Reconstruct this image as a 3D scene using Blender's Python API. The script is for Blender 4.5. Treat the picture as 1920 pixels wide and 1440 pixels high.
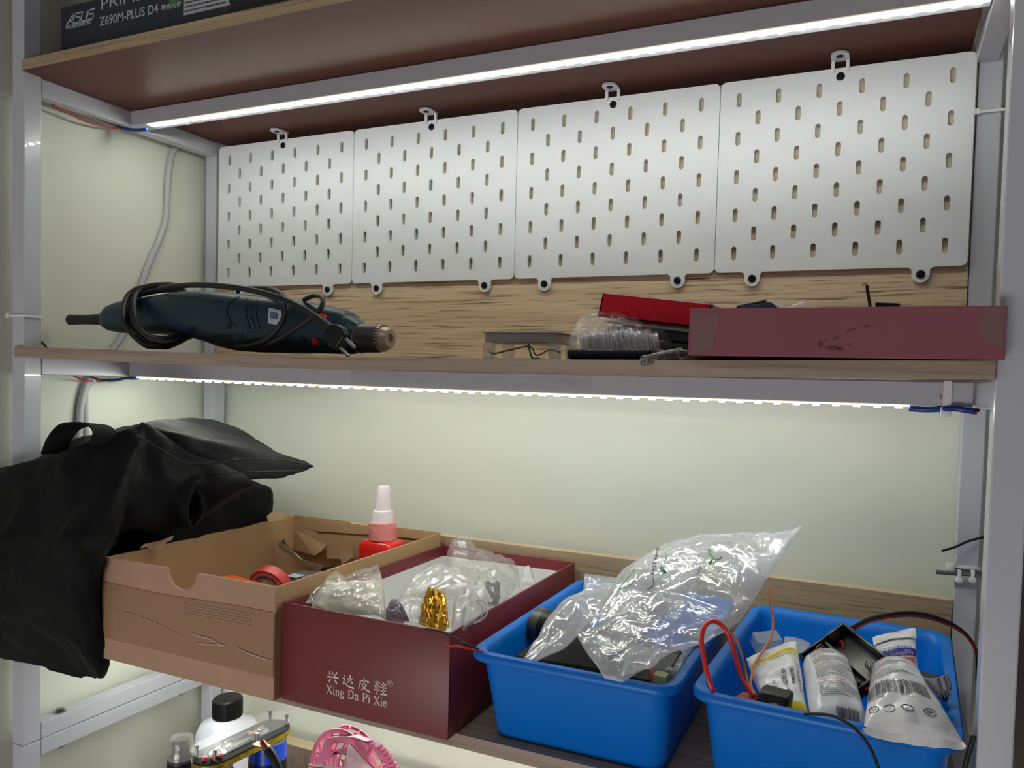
import bpy, bmesh, math, random
from mathutils import Vector, Matrix, noise
from mathutils.geometry import tessellate_polygon
S = bpy.context.scene
for o in list(bpy.data.objects): bpy.data.objects.remove(o, do_unlink=True)
COL = S.collection
ZO = 1500.0                      # world z of the rack datum (mm) above the floor
PI = math.pi
# ------------------------------------------------------------------ camera
CR = Vector((0.91800518, 0.39557557, 0.02804388))     # right
CD = Vector((0.04108959, -0.02454328, -0.99885398))   # down
CF = Vector((-0.39443394, 0.91810544, -0.0387849))    # forward
CC = Vector((892.78, -809.81, -116.48))               # position, mm
FPX, PX, PY = 1412.967, 1050.18, 762.65
cam = bpy.data.cameras.new('camera'); camo = bpy.data.objects.new('camera', cam); COL.objects.link(camo)
mw = Matrix((( CR.x, -CD.x, -CF.x, CC.x/1000), (CR.y, -CD.y, -CF.y, CC.y/1000), (CR.z, -CD.z, -CF.z, (CC.z+ZO)/1000), (0, 0, 0, 1)))
camo.matrix_world = mw
cam.sensor_width = 36; cam.lens = FPX/1920*36
cam.shift_x = (960-PX)/1920; cam.shift_y = (PY-720)/1920
cam.clip_start = .01
S.camera = camo
# ------------------------------------------------------------------ world, light, exposure
w = bpy.data.worlds.new('world'); S.world = w; w.use_nodes = True
bg = w.node_tree.nodes['Background']; bg.inputs[0].default_value = (.90, .92, 1, 1); bg.inputs[1].default_value = .075
S.view_settings.view_transform = 'Standard'; S.view_settings.look = 'None'
S.view_settings.exposure = 0.0; S.view_settings.gamma = 1; S.view_settings.use_curve_mapping = False
LED_POWER = 145.0
def area(name, loc, target, sx, sy, power, col):
    L = bpy.data.lights.new(name, 'AREA'); L.shape = 'RECTANGLE'; L.size = sx; L.size_y = sy; L.energy = power; L.color = col
    o = bpy.data.objects.new(name, L); COL.objects.link(o); o.location = loc
    o.rotation_euler = (Vector(target)-Vector(loc)).to_track_quat('-Z', 'Y').to_euler(); return o
area('ceiling_light', (.6, -1.9, 2.75), (.5, -.2, 1.2), 1.2, .6, 3, (1, .96, .93))
area('low_front_fill', (.55, -1.9, .45), (.45, -.1, 1.1), 1.0, .5, 10.5, (1, .97, .95))  # added fill light without a known source, brightens the lower box fronts

def at(u, v, Y):                # the point of the plane y = Y that the pixel (u, v) shows
    d = CR*((u-PX)/FPX) + CD*((v-PY)/FPX) + CF
    return CC + d*((Y-CC.y)/d.y)
def atz(u, v, Z):
    d = CR*((u-PX)/FPX) + CD*((v-PY)/FPX) + CF
    return CC + d*((Z-CC.z)/d.z)
def pts(Y, *l): return [at(u, v, Y) for u, v in l]
def p3(*l): return [at(u, v, Y) for u, v, Y in l]
# ------------------------------------------------------------------ materials
def lin(c):
    c = c/255
    return c/12.92 if c <= .04045 else ((c+.055)/1.055)**2.4
def rgb(r, g, b): return (lin(r), lin(g), lin(b), 1)
MATS = {}
def mat(name, col, rough=.5, metal=0, spec=.5, bump=0, bscale=40, var=0, vscale=8, coat=0, emit=None, sheen=0, bump2=None):
    if name in MATS: return MATS[name]
    m = bpy.data.materials.new(name); m.use_nodes = True; nt = m.node_tree; b = nt.nodes['Principled BSDF']
    b.inputs['Base Color'].default_value = col; b.inputs['Roughness'].default_value = rough; b.inputs['Metallic'].default_value = metal
    b.inputs['Specular IOR Level'].default_value = spec; b.inputs['Coat Weight'].default_value = coat; b.inputs['Sheen Weight'].default_value = sheen
    tc = nt.nodes.new('ShaderNodeTexCoord')
    if emit: b.inputs['Emission Color'].default_value = emit[0]; b.inputs['Emission Strength'].default_value = emit[1]
    if var:
        n = nt.nodes.new('ShaderNodeTexNoise'); n.inputs['Scale'].default_value = vscale; n.inputs['Detail'].default_value = 5
        nt.links.new(tc.outputs['Object'], n.inputs['Vector'])
        r = nt.nodes.new('ShaderNodeMapRange'); r.inputs[1].default_value = .3; r.inputs[2].default_value = .7; r.inputs[3].default_value = 1-var; r.inputs[4].default_value = 1+var
        nt.links.new(n.outputs['Fac'], r.inputs[0])
        mx = nt.nodes.new('ShaderNodeMix'); mx.data_type = 'RGBA'; mx.blend_type = 'MULTIPLY'; mx.inputs[0].default_value = 1
        mx.inputs[6].default_value = col; nt.links.new(r.outputs[0], mx.inputs[7]); nt.links.new(mx.outputs[2], b.inputs['Base Color'])
    if bump:
        n = nt.nodes.new('ShaderNodeTexNoise'); n.inputs['Scale'].default_value = bscale; n.inputs['Detail'].default_value = 4
        nt.links.new(tc.outputs['Object'], n.inputs['Vector'])
        bp = nt.nodes.new('ShaderNodeBump'); bp.inputs['Strength'].default_value = bump; bp.inputs['Distance'].default_value = .002
        nt.links.new(n.outputs['Fac'], bp.inputs['Height']); nt.links.new(bp.outputs[0], b.inputs['Normal'])
        if bump2:
            n2 = nt.nodes.new('ShaderNodeTexNoise'); n2.inputs['Scale'].default_value = bump2; n2.inputs['Detail'].default_value = 2
            nt.links.new(tc.outputs['Object'], n2.inputs['Vector'])
            b2 = nt.nodes.new('ShaderNodeBump'); b2.inputs['Strength'].default_value = .6; b2.inputs['Distance'].default_value = .014
            nt.links.new(n2.outputs['Fac'], b2.inputs['Height']); nt.links.new(b2.outputs[0], bp.inputs['Normal'])
    MATS[name] = m; return m
def wood(name, c1, c2, c3, scale=(3, 40, 60), rough=.5, streak=.5):
    m = bpy.data.materials.new(name); m.use_nodes = True; nt = m.node_tree; b = nt.nodes['Principled BSDF']; b.inputs['Roughness'].default_value = rough
    b.inputs['Specular IOR Level'].default_value = .3
    tc = nt.nodes.new('ShaderNodeTexCoord'); mp = nt.nodes.new('ShaderNodeMapping'); mp.inputs['Scale'].default_value = scale
    nt.links.new(tc.outputs['Object'], mp.inputs['Vector'])
    d = nt.nodes.new('ShaderNodeTexNoise'); d.inputs['Scale'].default_value = 1.0; d.inputs['Detail'].default_value = 3; d.inputs['Distortion'].default_value = .8
    nt.links.new(mp.outputs[0], d.inputs['Vector'])
    cr = nt.nodes.new('ShaderNodeValToRGB'); e = cr.color_ramp.elements; e[0].position = .3; e[0].color = c1; e[1].position = .7; e[1].color = c2
    nt.links.new(d.outputs['Fac'], cr.inputs[0])
    mp2 = nt.nodes.new('ShaderNodeMapping'); mp2.inputs['Scale'].default_value = (scale[0]*2.2, scale[1]*4, scale[2]*4); nt.links.new(tc.outputs['Object'], mp2.inputs['Vector'])
    n2 = nt.nodes.new('ShaderNodeTexNoise'); n2.inputs['Scale'].default_value = 1.2; n2.inputs['Detail'].default_value = 6; n2.inputs['Roughness'].default_value = .6; n2.inputs['Distortion'].default_value = .5
    nt.links.new(mp2.outputs[0], n2.inputs['Vector'])
    r2 = nt.nodes.new('ShaderNodeMapRange'); r2.inputs[1].default_value = .53; r2.inputs[2].default_value = .66; r2.inputs[3].default_value = 0; r2.inputs[4].default_value = streak
    nt.links.new(n2.outputs['Fac'], r2.inputs[0])
    mx = nt.nodes.new('ShaderNodeMix'); mx.data_type = 'RGBA'; nt.links.new(r2.outputs[0], mx.inputs[0]); nt.links.new(cr.outputs[0], mx.inputs[6]); mx.inputs[7].default_value = c3
    nt.links.new(mx.outputs[2], b.inputs['Base Color'])
    return m
def plastic_film(name, col=(1, 1, 1, 1), milk=.15, rough=.12, alpha=.25, bump=.5, bscale=60, gl=.3):
    """thin clear film: transparent, with a milky scatter and a glossy skin"""
    m = bpy.data.materials.new(name); m.use_nodes = True; nt = m.node_tree; nt.nodes.clear()
    out = nt.nodes.new('ShaderNodeOutputMaterial'); tr = nt.nodes.new('ShaderNodeBsdfTransparent'); tr.inputs[0].default_value = (.97, .97, .97, 1)
    df = nt.nodes.new('ShaderNodeBsdfDiffuse'); df.inputs[0].default_value = col
    tl = nt.nodes.new('ShaderNodeBsdfTranslucent'); tl.inputs[0].default_value = col
    mlk = nt.nodes.new('ShaderNodeMixShader'); mlk.inputs[0].default_value = .5; nt.links.new(df.outputs[0], mlk.inputs[1]); nt.links.new(tl.outputs[0], mlk.inputs[2])
    tc = nt.nodes.new('ShaderNodeTexCoord'); n = nt.nodes.new('ShaderNodeTexNoise'); n.inputs['Scale'].default_value = bscale; n.inputs['Detail'].default_value = 3; n.inputs['Distortion'].default_value = 1.2
    nt.links.new(tc.outputs['Object'], n.inputs['Vector'])
    bp = nt.nodes.new('ShaderNodeBump'); bp.inputs['Strength'].default_value = bump; bp.inputs['Distance'].default_value = .004; nt.links.new(n.outputs['Fac'], bp.inputs['Height'])
    g = nt.nodes.new('ShaderNodeBsdfGlossy'); g.inputs['Roughness'].default_value = rough; nt.links.new(bp.outputs[0], g.inputs['Normal'])
    nt.links.new(bp.outputs[0], df.inputs['Normal'])
    m1 = nt.nodes.new('ShaderNodeMixShader'); m1.inputs[0].default_value = milk; nt.links.new(tr.outputs[0], m1.inputs[1]); nt.links.new(mlk.outputs[0], m1.inputs[2])
    fr = nt.nodes.new('ShaderNodeLayerWeight'); fr.inputs['Blend'].default_value = .3; nt.links.new(bp.outputs[0], fr.inputs['Normal'])
    mr = nt.nodes.new('ShaderNodeMapRange'); mr.inputs[3].default_value = .05; mr.inputs[4].default_value = gl; nt.links.new(fr.outputs['Facing'], mr.inputs[0])
    m2 = nt.nodes.new('ShaderNodeMixShader'); nt.links.new(mr.outputs[0], m2.inputs[0]); nt.links.new(m1.outputs[0], m2.inputs[1]); nt.links.new(g.outputs[0], m2.inputs[2])
    nt.links.new(m2.outputs[0], out.inputs[0]); return m
WHITE = mat('white_powder_coat', rgb(190, 191, 199), .24, spec=.5, coat=.2)
WALL = mat('painted_wall', rgb(218, 219, 206), .55, bump=.15, bscale=60, spec=.3)
FLOORM = mat('grey_floor', rgb(150, 146, 140), .5, var=.1)
PEG = mat('white_plastic_pegboard', rgb(222, 224, 228), .42, bump=.12, bscale=900)
BLACK = mat('black_plastic', rgb(15, 15, 17), .4, spec=.35)
BLACKR = mat('black_rubber', rgb(20, 20, 21), .55)
SCREW = mat('black_oxide_steel', rgb(26, 28, 31), .3, metal=.6)
STEEL = mat('bare_steel', rgb(150, 150, 150), .3, metal=1)
SPRING = mat('dark_spring_steel', rgb(150, 148, 150), .36, metal=1)
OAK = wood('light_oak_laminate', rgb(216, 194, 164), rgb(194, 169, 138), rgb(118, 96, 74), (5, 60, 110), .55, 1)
EDGE = wood('shelf_edge_laminate', rgb(172, 154, 138), rgb(150, 131, 115), rgb(112, 94, 80), (3, 60, 90), .5, .6)
EDGE2 = wood('upper_shelf_edge_laminate', rgb(182, 160, 130), rgb(164, 142, 112), rgb(122, 100, 78), (3, 60, 90), .5, .6)
UNDER = mat('red_brown_board_underside', rgb(98, 60, 52), .46, var=.05, vscale=3, spec=.14)
ZIP = mat('white_nylon', rgb(225, 225, 225), .4)
RED = mat('red_wire', rgb(170, 30, 34), .35)
BLUE = mat('blue_heat_shrink', rgb(20, 52, 130), .3)
GREYC = mat('grey_cable_sheath', rgb(176, 176, 178), .45)
CARD = mat('brown_corrugated_card', rgb(184, 146, 124), .75, var=.04, vscale=20, bump=.25, bscale=120, spec=.2)
CARDI = mat('inner_brown_card', rgb(176, 144, 108), .8, var=.05, vscale=15, spec=.15)
TAPE = mat('clear_brown_packing_tape', rgb(160, 122, 96), .2, bump=.35, bscale=25, spec=.5)
MAROON = mat('maroon_box_card', rgb(116, 40, 46), .42, bump=.08, bscale=60, var=.04, vscale=6)
PAPERW = mat('white_box_lining', rgb(228, 228, 228), .6)
PINKM = mat('faded_maroon_card', rgb(134, 72, 84), .5, bump=.1, bscale=90, var=.05, vscale=14)
FOIL = mat('red_foil_card', rgb(206, 30, 48), .3, metal=.65, bump=.25, bscale=220)
BINM = mat('blue_bin_plastic', rgb(0, 112, 210), .36, bump=.04, bscale=40, spec=.35)
BAGM = mat('black_bag_fabric', rgb(13, 14, 16), .68, bump=.35, bscale=700, sheen=.03, spec=.16, bump2=22)
WEB = mat('black_webbing', rgb(24, 24, 26), .8, bump=.8, bscale=500, spec=.2)
DRILLB = mat('dark_teal_tool_plastic', rgb(20, 44, 58), .42, spec=.45)
WTXT = mat('white_print', rgb(222, 214, 212), .5)
GTXT = mat('grey_print', rgb(168, 170, 176), .5)
KTXT = mat('black_print', rgb(38, 38, 42), .5)
RTXT = mat('red_print', rgb(216, 92, 84), .5)
FILM = plastic_film('clear_plastic_film', milk=.14)
FILM2 = plastic_film('milky_plastic_film', milk=.42, bump=.7, bscale=45, gl=.45, rough=.14)
PKT = mat('white_foil_packet', rgb(232, 232, 236), .24, bump=.25, bscale=35, coat=.3)
# ------------------------------------------------------------------ mesh tools
class MB:
    def __init__(s): s.v = []; s.f = []; s.mi = []; s.cur = 0
    def add(s, vs, fs, m=None):
        n = len(s.v); s.v += [Vector(p) if m is None else m @ Vector(p) for p in vs]
        s.f += [tuple(i+n for i in f) for f in fs]; s.mi += [s.cur]*len(fs); return s
    def box(s, x0, x1, y0, y1, z0, z1, m=None, b=0):
        if b:
            bm = bmesh.new(); bmesh.ops.create_cube(bm, size=1)
            for q in bm.verts: q.co = Vector(((x0+x1)/2+q.co.x*(x1-x0), (y0+y1)/2+q.co.y*(y1-y0), (z0+z1)/2+q.co.z*(z1-z0)))
            bmesh.ops.bevel(bm, geom=list(bm.edges), offset=b, segments=2, affect='EDGES', profile=.5)
            bm.verts.index_update(); s.add([q.co.copy() for q in bm.verts], [[q.index for q in f.verts] for f in bm.faces], m); bm.free(); return s
        return s.add([(x, y, z) for x in (x0, x1) for y in (y0, y1) for z in (z0, z1)],
                     [(0, 1, 3, 2), (4, 6, 7, 5), (0, 4, 5, 1), (2, 3, 7, 6), (0, 2, 6, 4), (1, 5, 7, 3)], m)
    def tube(s, path, r, n=10, cap=True, closed=False, m=None):
        P = [Vector(p) for p in path]; K = len(P); R = r if isinstance(r, (list, tuple)) else [r]*K
        vs = []; up = None
        for i, p in enumerate(P):
            a = P[(i-1) % K] if closed or i else P[0]; b = P[(i+1) % K] if closed or i < K-1 else P[-1]
            t = (b-a).normalized() if (b-a).length > 1e-9 else Vector((0, 0, 1))
            if up is None: up = t.orthogonal().normalized()
            else:
                up = up-t*up.dot(t); up = up.normalized() if up.length > 1e-6 else t.orthogonal().normalized()
            q = t.cross(up)
            for j in range(n):
                an = 2*PI*j/n; vs.append(p+up*(math.cos(an)*R[i])+q*(math.sin(an)*R[i]))
        fs = []
        for i in range(K if closed else K-1):
            for j in range(n):
                a = i*n+j; b = i*n+(j+1) % n; c = ((i+1) % K)*n+(j+1) % n; d = ((i+1) % K)*n+j; fs.append((a, b, c, d))
        if cap and not closed: fs += [tuple(range(n))[::-1], tuple((K-1)*n+j for j in range(n))]
        return s.add(vs, fs, m)
    def lathe(s, prof, m=None, n=32, sx=1, sy=1):
        """prof = [(r, z)...] about the local z axis"""
        vs = []; fs = []
        for r, z in prof:
            for j in range(n): a = 2*PI*j/n; vs.append((r*sx*math.cos(a), r*sy*math.sin(a), z))
        for i in range(len(prof)-1):
            for j in range(n): fs.append((i*n+j, i*n+(j+1) % n, (i+1)*n+(j+1) % n, (i+1)*n+j))
        fs += [tuple(range(n))[::-1], tuple((len(prof)-1)*n+j for j in range(n))]
        return s.add(vs, fs, m)
    def rings(s, rr, capa=True, capb=True, m=None):
        n = len(rr[0]); vs = [p for r in rr for p in r]; fs = []
        for i in range(len(rr)-1):
            for j in range(n): fs.append((i*n+j, i*n+(j+1) % n, (i+1)*n+(j+1) % n, (i+1)*n+j))
        if capa: fs.append(tuple(range(n))[::-1])
        if capb: fs.append(tuple((len(rr)-1)*n+j for j in range(n)))
        return s.add(vs, fs, m)
    def prism(s, poly, t, m=None, holes=()):
        """poly in the local xy plane, thick from z=0 to z=t; may have holes"""
        loops = [list(poly)]+[list(h) for h in holes]; fl = [p for l in loops for p in l]; N = len(fl)
        tri = tessellate_polygon([[Vector((p[0], p[1], 0)) for p in l] for l in loops])
        vs = [(p[0], p[1], 0) for p in fl]+[(p[0], p[1], t) for p in fl]
        fs = []
        for a, b, c in tri:
            ar = (fl[b][0]-fl[a][0])*(fl[c][1]-fl[a][1])-(fl[b][1]-fl[a][1])*(fl[c][0]-fl[a][0])
            if ar < 0: b, c = c, b
            fs += [(a+N, b+N, c+N), (a, c, b)]
        o = 0
        for l in loops:
            k = len(l)
            for i in range(k): a = o+i; b = o+(i+1) % k; fs.append((a, b, b+N, a+N))
            o += k
        return s.add(vs, fs, m)
    def grid(s, P, m=None, wrap=False):
        """P[i][j] points"""
        nu = len(P); nv = len(P[0]); vs = [p for r in P for p in r]; fs = []
        for i in range(nu-1):
            for j in range(nv-1 + (1 if wrap else 0)):
                j2 = (j+1) % nv; fs.append((i*nv+j, i*nv+j2, (i+1)*nv+j2, (i+1)*nv+j))
        return s.add(vs, fs, m)
def frame(o, x, y):            # local axes: x along x, y along y
    x = Vector(x).normalized(); z = x.cross(Vector(y)).normalized(); y = z.cross(x); o = Vector(o)
    return Matrix(((x.x, y.x, z.x, o.x), (x.y, y.y, z.y, o.y), (x.z, y.z, z.z, o.z), (0, 0, 0, 1)))
ORG = {}
def thing(name, label, cat, loc, group=None, kind=None):
    o = bpy.data.objects.new(name, None); COL.objects.link(o); o.empty_display_size = .02
    o.location = (loc[0]/1000, loc[1]/1000, (loc[2]+ZO)/1000); ORG[o.name] = Vector(loc)
    o['label'] = label; o['category'] = cat
    if group: o['group'] = group
    if kind: o['kind'] = kind
    return o
def build(name, mb, mats, parent=None, smooth=False, label=None, loc=None, kind=None, group=None, cat=None, bevel=0, sub=0, fix=True):
    """mb is in world mm; it becomes one mesh object, under parent when given"""
    base = ORG[parent.name] if parent else Vector((0, 0, 0))
    if loc is None:
        lo = Vector([min(v[i] for v in mb.v) for i in range(3)]); hi = Vector([max(v[i] for v in mb.v) for i in range(3)])
        org = Vector(((lo.x+hi.x)/2, (lo.y+hi.y)/2, lo.z))
    else: org = Vector(loc)
    me = bpy.data.meshes.new(name); me.from_pydata([tuple((v-org)/1000) for v in mb.v], [], mb.f); me.update()
    for m in (mats if isinstance(mats, (list, tuple)) else [mats]): me.materials.append(m)
    me.polygons.foreach_set('material_index', mb.mi)
    if fix:
        bm = bmesh.new(); bm.from_mesh(me); bmesh.ops.recalc_face_normals(bm, faces=bm.faces[:]); bm.to_mesh(me); bm.free()
    o = bpy.data.objects.new(name, me); COL.objects.link(o)
    ORG[o.name] = org
    if parent: o.parent = parent; o.location = tuple((org-base)/1000)
    else: o.location = (org.x/1000, org.y/1000, (org.z+ZO)/1000)
    if smooth:
        me.polygons.foreach_set('use_smooth', [True]*len(me.polygons))
        if smooth != 'all':
            try: me.set_sharp_from_angle(angle=math.radians(smooth if smooth is not True else 40))
            except Exception: pass
    if bevel:
        b = o.modifiers.new('bevel', 'BEVEL'); b.width = bevel/1000; b.segments = 2; b.limit_method = 'ANGLE'; b.angle_limit = math.radians(40)
    if sub: q = o.modifiers.new('sub', 'SUBSURF'); q.levels = sub; q.render_levels = sub
    if label: o['label'] = label
    if kind: o['kind'] = kind
    if group: o['group'] = group
    if cat: o['category'] = cat
    return o
def curve(P, n=8, closed=False):
    """Catmull-Rom through P"""
    P = [Vector(p) for p in P]; K = len(P); out = []
    for i in range(K if closed else K-1):
        a = P[(i-1) % K] if closed or i else P[0]*2-P[1]; b = P[i]; c = P[(i+1) % K]; d = P[(i+2) % K] if closed or i < K-2 else P[-1]*2-P[-2]
        for k in range(n):
            t = k/n; out.append(.5*((2*b)+(c-a)*t+(2*a-5*b+4*c-d)*t*t+(3*b-a-3*c+d)*t**3))
    if not closed: out.append(P[-1])
    return out
def resamp(P, n):
    P = [Vector(p) for p in P]; L = [0]
    for a, b in zip(P, P[1:]): L.append(L[-1]+(b-a).length)
    out = []
    for i in range(n+1):
        d = L[-1]*i/n; k = 0
        while k < len(L)-2 and L[k+1] < d: k += 1
        t = (d-L[k])/max(1e-9, L[k+1]-L[k]); out.append(P[k].lerp(P[k+1], min(1, t)))
    return out
def nz(p, sc, seed=0): return noise.noise(Vector(p)*sc+Vector((seed*7.3, seed*3.1, seed*1.7)))
def pillow(mb, bot, top, bulge=8, back=None, nu=36, nv=28, amp=2, sc=.05, seed=0, crease=0, power=.5, one=False, seal=0):
    """closed pouch between two edge polylines; crumpled"""
    B = resamp(bot, nu); T = resamp(top, nu); C = sum(B+T, Vector())/(2*len(B))
    n = (B[-1]-B[0]).cross(T[nu//2]-B[nu//2]).normalized()
    if n.dot(CC-C) < 0: n = -n
    back = bulge if back is None else back
    def sheet(sg, bl, sd):
        G = []
        for i in range(nu+1):
            row = []
            for j in range(nv+1):
                u = i/nu; v = j/nv; p = B[i].lerp(T[i], v)
                e = max(0, min(1, (min(u, 1-u)*2-seal)/(1-seal)))*1.0; f = max(0, min(1, (min(v, 1-v)*2-seal)/(1-seal)))
                h = (max(0, e*(2-e)*f*(2-f)))**power
                w = min(1, min(u, 1-u)*12, min(v, 1-v)*12)
                d = nz(p, sc, seed)*amp*(1+.0*w)+ (amp*.5*nz(p, sc*2.6, seed+3))
                cr = abs(nz(p, sc*1.3, seed+sd))*crease if crease else 0
                row.append(p+n*(sg*bl*h+d+cr*(w if sg < 0 else w)))
            G.append(row)
        return G
    F = sheet(1, bulge, 5)
    mb.grid(F)
    if not one: mb.grid(sheet(-1, back, 5 if not crease else 9))
    return F, n
def text(s, m, size, material, name='printed_text', parent=None, ext=.15, bold=0, xs=1.0, align='LEFT', label=None, shear=0, space=1.0, lsp=1.0):
    """text written in the local xy plane of frame m (mm)"""
    c = bpy.data.curves.new('t', 'FONT'); c.body = s; c.size = size; c.align_x = align; c.offset = bold; c.extrude = ext; c.shear = shear; c.resolution_u = 3; c.space_character = space; c.space_line = lsp
    o = bpy.data.objects.new('t', c); COL.objects.link(o); dg = bpy.context.evaluated_depsgraph_get(); dg.update()
    me = bpy.data.meshes.new_from_object(o.evaluated_get(dg)); bpy.data.objects.remove(o, do_unlink=True)
    mb = MB()
    if len(me.vertices): mb.add([(v.co.x*xs, v.co.y, v.co.z) for v in me.vertices], [tuple(p.vertices) for p in me.polygons], m)
    return build(name, mb, material, parent, label=label, fix=False) if mb.v else None
def textmb(mb, s, m, size, ext=.1, bold=0, xs=1.0, align='LEFT', lsp=1.0):
    c = bpy.data.curves.new('t', 'FONT'); c.body = s; c.size = size; c.align_x = align; c.offset = bold; c.extrude = ext; c.resolution_u = 2; c.space_line = lsp
    o = bpy.data.objects.new('t', c); COL.objects.link(o); dg = bpy.context.evaluated_depsgraph_get(); dg.update()
    me = bpy.data.meshes.new_from_object(o.evaluated_get(dg)); bpy.data.objects.remove(o, do_unlink=True)
    mb.add([(v.co.x*xs, v.co.y, v.co.z) for v in me.vertices], [tuple(p.vertices) for p in me.polygons], m)
def surf_text(mb, F, s, u0, v0, size, ang=0, ext=0, lift=.35, bold=0, xs=1, flipn=None, lsp=1.0):
    """drape text on the grid F (parameters in mm along the patch)"""
    nu = len(F)-1; nv = len(F[0])-1; n0 = (F[-1][0]-F[0][0]).cross(F[nu//2][-1]-F[nu//2][0]).normalized()
    U = sum((F[i+1][nv//2]-F[i][nv//2]).length for i in range(nu)); Vv = sum((F[nu//2][j+1]-F[nu//2][j]).length for j in range(nv))
    t = MB(); m = Matrix.Translation((u0, v0, 0)) @ Matrix.Rotation(math.radians(ang), 4, 'Z'); textmb(t, s, m, size, 0, bold, xs, lsp=lsp)
    sg = 1 if n0.dot(CC-F[nu//2][nv//2]) > 0 else -1
    vs = []
    for p in t.v:
        a = max(0, min(.9999, p.x/U))*nu; b = max(0, min(.9999, p.y/Vv))*nv; i = int(a); j = int(b); fa = a-i; fb = b-j
        q = F[i][j].lerp(F[i+1][j], fa).lerp(F[i][j+1].lerp(F[i+1][j+1], fa), fb)
        nn = (F[i+1][j]-F[i][j]).cross(F[i][j+1]-F[i][j])
        nn = nn.normalized() if nn.length > 1e-9 else n0
        vs.append(q+nn*(sg*lift))
    mb.add(vs, t.f)
def patch(mb, F, u0, u1, v0, v1, lift=.3, n=14):
    nu = len(F)-1; nv = len(F[0])-1; n0 = (F[-1][0]-F[0][0]).cross(F[nu//2][-1]-F[nu//2][0]).normalized(); sg = 1 if n0.dot(CC-F[nu//2][nv//2]) > 0 else -1
    k = max(2, int(n*abs(v1-v0))+1); l = max(2, int(n*abs(u1-u0))+1); G = []
    k = max(k, 6); l = max(l, 6)
    for i in range(l+1):
        r = []
        for j in range(k+1):
            a = min(.9999, max(0, u0+(u1-u0)*i/l))*nu; b = min(.9999, max(0, v0+(v1-v0)*j/k))*nv; ii = int(a); jj = int(b); fa = a-ii; fb = b-jj
            q = F[ii][jj].lerp(F[ii+1][jj], fa).lerp(F[ii][jj+1].lerp(F[ii+1][jj+1], fa), fb)
            nn = (F[ii+1][jj]-F[ii][jj]).cross(F[ii][jj+1]-F[ii][jj]); nn = nn.normalized() if nn.length > 1e-9 else n0
            r.append(q+nn*(sg*lift))
        G.append(r)
    mb.grid(G)
def screw(mb, c, ax, r=4.2, h=2.2, m2=True):
    c = Vector(c); ax = Vector(ax).normalized(); x = ax.orthogonal(); M = frame(c, x, ax.cross(x))
    mb.lathe([(r*.9, -.3), (r, .3), (r*.92, h*.6), (r*.6, h)], M, 20)
    for k in (0, 90): mb.box(-r*.62, r*.62, -.45, .45, h*.9, h+.12, M @ Matrix.Rotation(math.radians(k+20), 4, 'Z'))
def sag(x, y=-131): return -(2+3*max(0, min(1, (-131-y)/131)))*max(0, math.sin(PI*(x+20)/977))
# ================================================================== the setting
b = MB().box(-900, 2600, 32, 60, -1500, 1300); build('wall_back', b, WALL, kind='structure')
b = MB().box(-75, -45, -2300, 32, -1500, 1300); build('wall_left', b, WALL, kind='structure')
b = MB().box(-900, 2600, -2600, 60, -1520, -1500); build('floor', b, FLOORM, kind='structure')
# ================================================================== the racks
XL, XR = -30, 957                # outer faces: left posts start at XL, right posts at XR
rack = thing('metal_rack', 'white steel rack carrying the three wood shelves, of square tube posts and rails', 'rack', (465, -120, -563))
def tube_box(x0, x1, y0, y1, z0, z1): return MB().box(x0, x1, y0, y1, z0, z1, b=1.2)
for x, y in ((-30, -262), (-31, 5), (957, -262), (962, 5)):
    build('post', tube_box(x, x+20.5, y, y+20, -562.5, 640), WHITE, rack)
def side_rails(z0, z1, par):
    for x, y0 in ((-30, -242), (958, -242)):
        build('side_rail', tube_box(x+.5, x+20, y0+.4, 5, z0, z1), WHITE, par)
side_rails(190, 209.6, rack); side_rails(-130.5, -110.6, rack); side_rails(-454, -434.4, rack); side_rails(-562.5, -543, rack); side_rails(570, 589.6, rack)
def cross_rail(z0, z1, sg):
    mb = MB(); G = []
    for i in range(25):
        x = -9.5+967*i/24; s_ = sag(x)*sg
        G.append([(x, -131, z0+s_+1), (x, -130, z0+s_), (x, -112, z0+s_), (x, -111, z0+s_+1), (x, -111, z1+s_-1), (x, -112, z1+s_), (x, -130, z1+s_), (x, -131, z1+s_-1)])
    mb.rings(G); return mb
build('cross_rail', cross_rail(190, 209.6, 0), WHITE, rack)
build('cross_rail', cross_rail(-131, -110.8, 1), WHITE, rack)
build('cross_rail', cross_rail(-454, -434.4, 0), WHITE, rack)
# bolts through the bottom rail pair, cable ties, end stub
for y in (-213, -40):
    mb = MB(); mb.lathe([(4.6, 0), (4.6, 4.2), (3, 4.6)], Matrix.Translation((-20, y, -543)), 6); mb.lathe([(7, 0), (7, 1)], Matrix.Translation((-20, y, -543.2)), 20)
    build('bolt', mb, STEEL, rack)
def tie(x0, x1, y0, y1, z, tilt=0, w=3.4, par=None, head=None):
    mb = MB(); e = 1.2
    P = [(x0-e, y0-e), (x1+e, y0-e), (x1+e, y1+e), (x0-e, y1+e)]; Q = [(x0-e-1, y0-e-1), (x1+e+1, y0-e-1), (x1+e+1, y1+e+1), (x0-e-1, y1+e+1)]
    zz = lambda p: z+tilt*(p[0]-x0)
    mb.rings([[Vector((p[0], p[1], zz(p))) for p in P], [Vector((p[0], p[1], zz(p))) for p in Q], [Vector((p[0], p[1], zz(p)+w)) for p in Q], [Vector((p[0], p[1], zz(p)+w)) for p in P], [Vector((p[0], p[1], zz(p))) for p in P]], False, False)
    if head: mb.box(head[0]-3, head[0]+3, head[1]-3.5, head[1]+2, z-1.2, z+w+1.2)
    return build('cable_tie', mb, ZIP, par or rack)
tie(-30, -9.5, -262, -242, at(50, 592, -262).z-1.5, 0, 3, head=(-33, -262))
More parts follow.
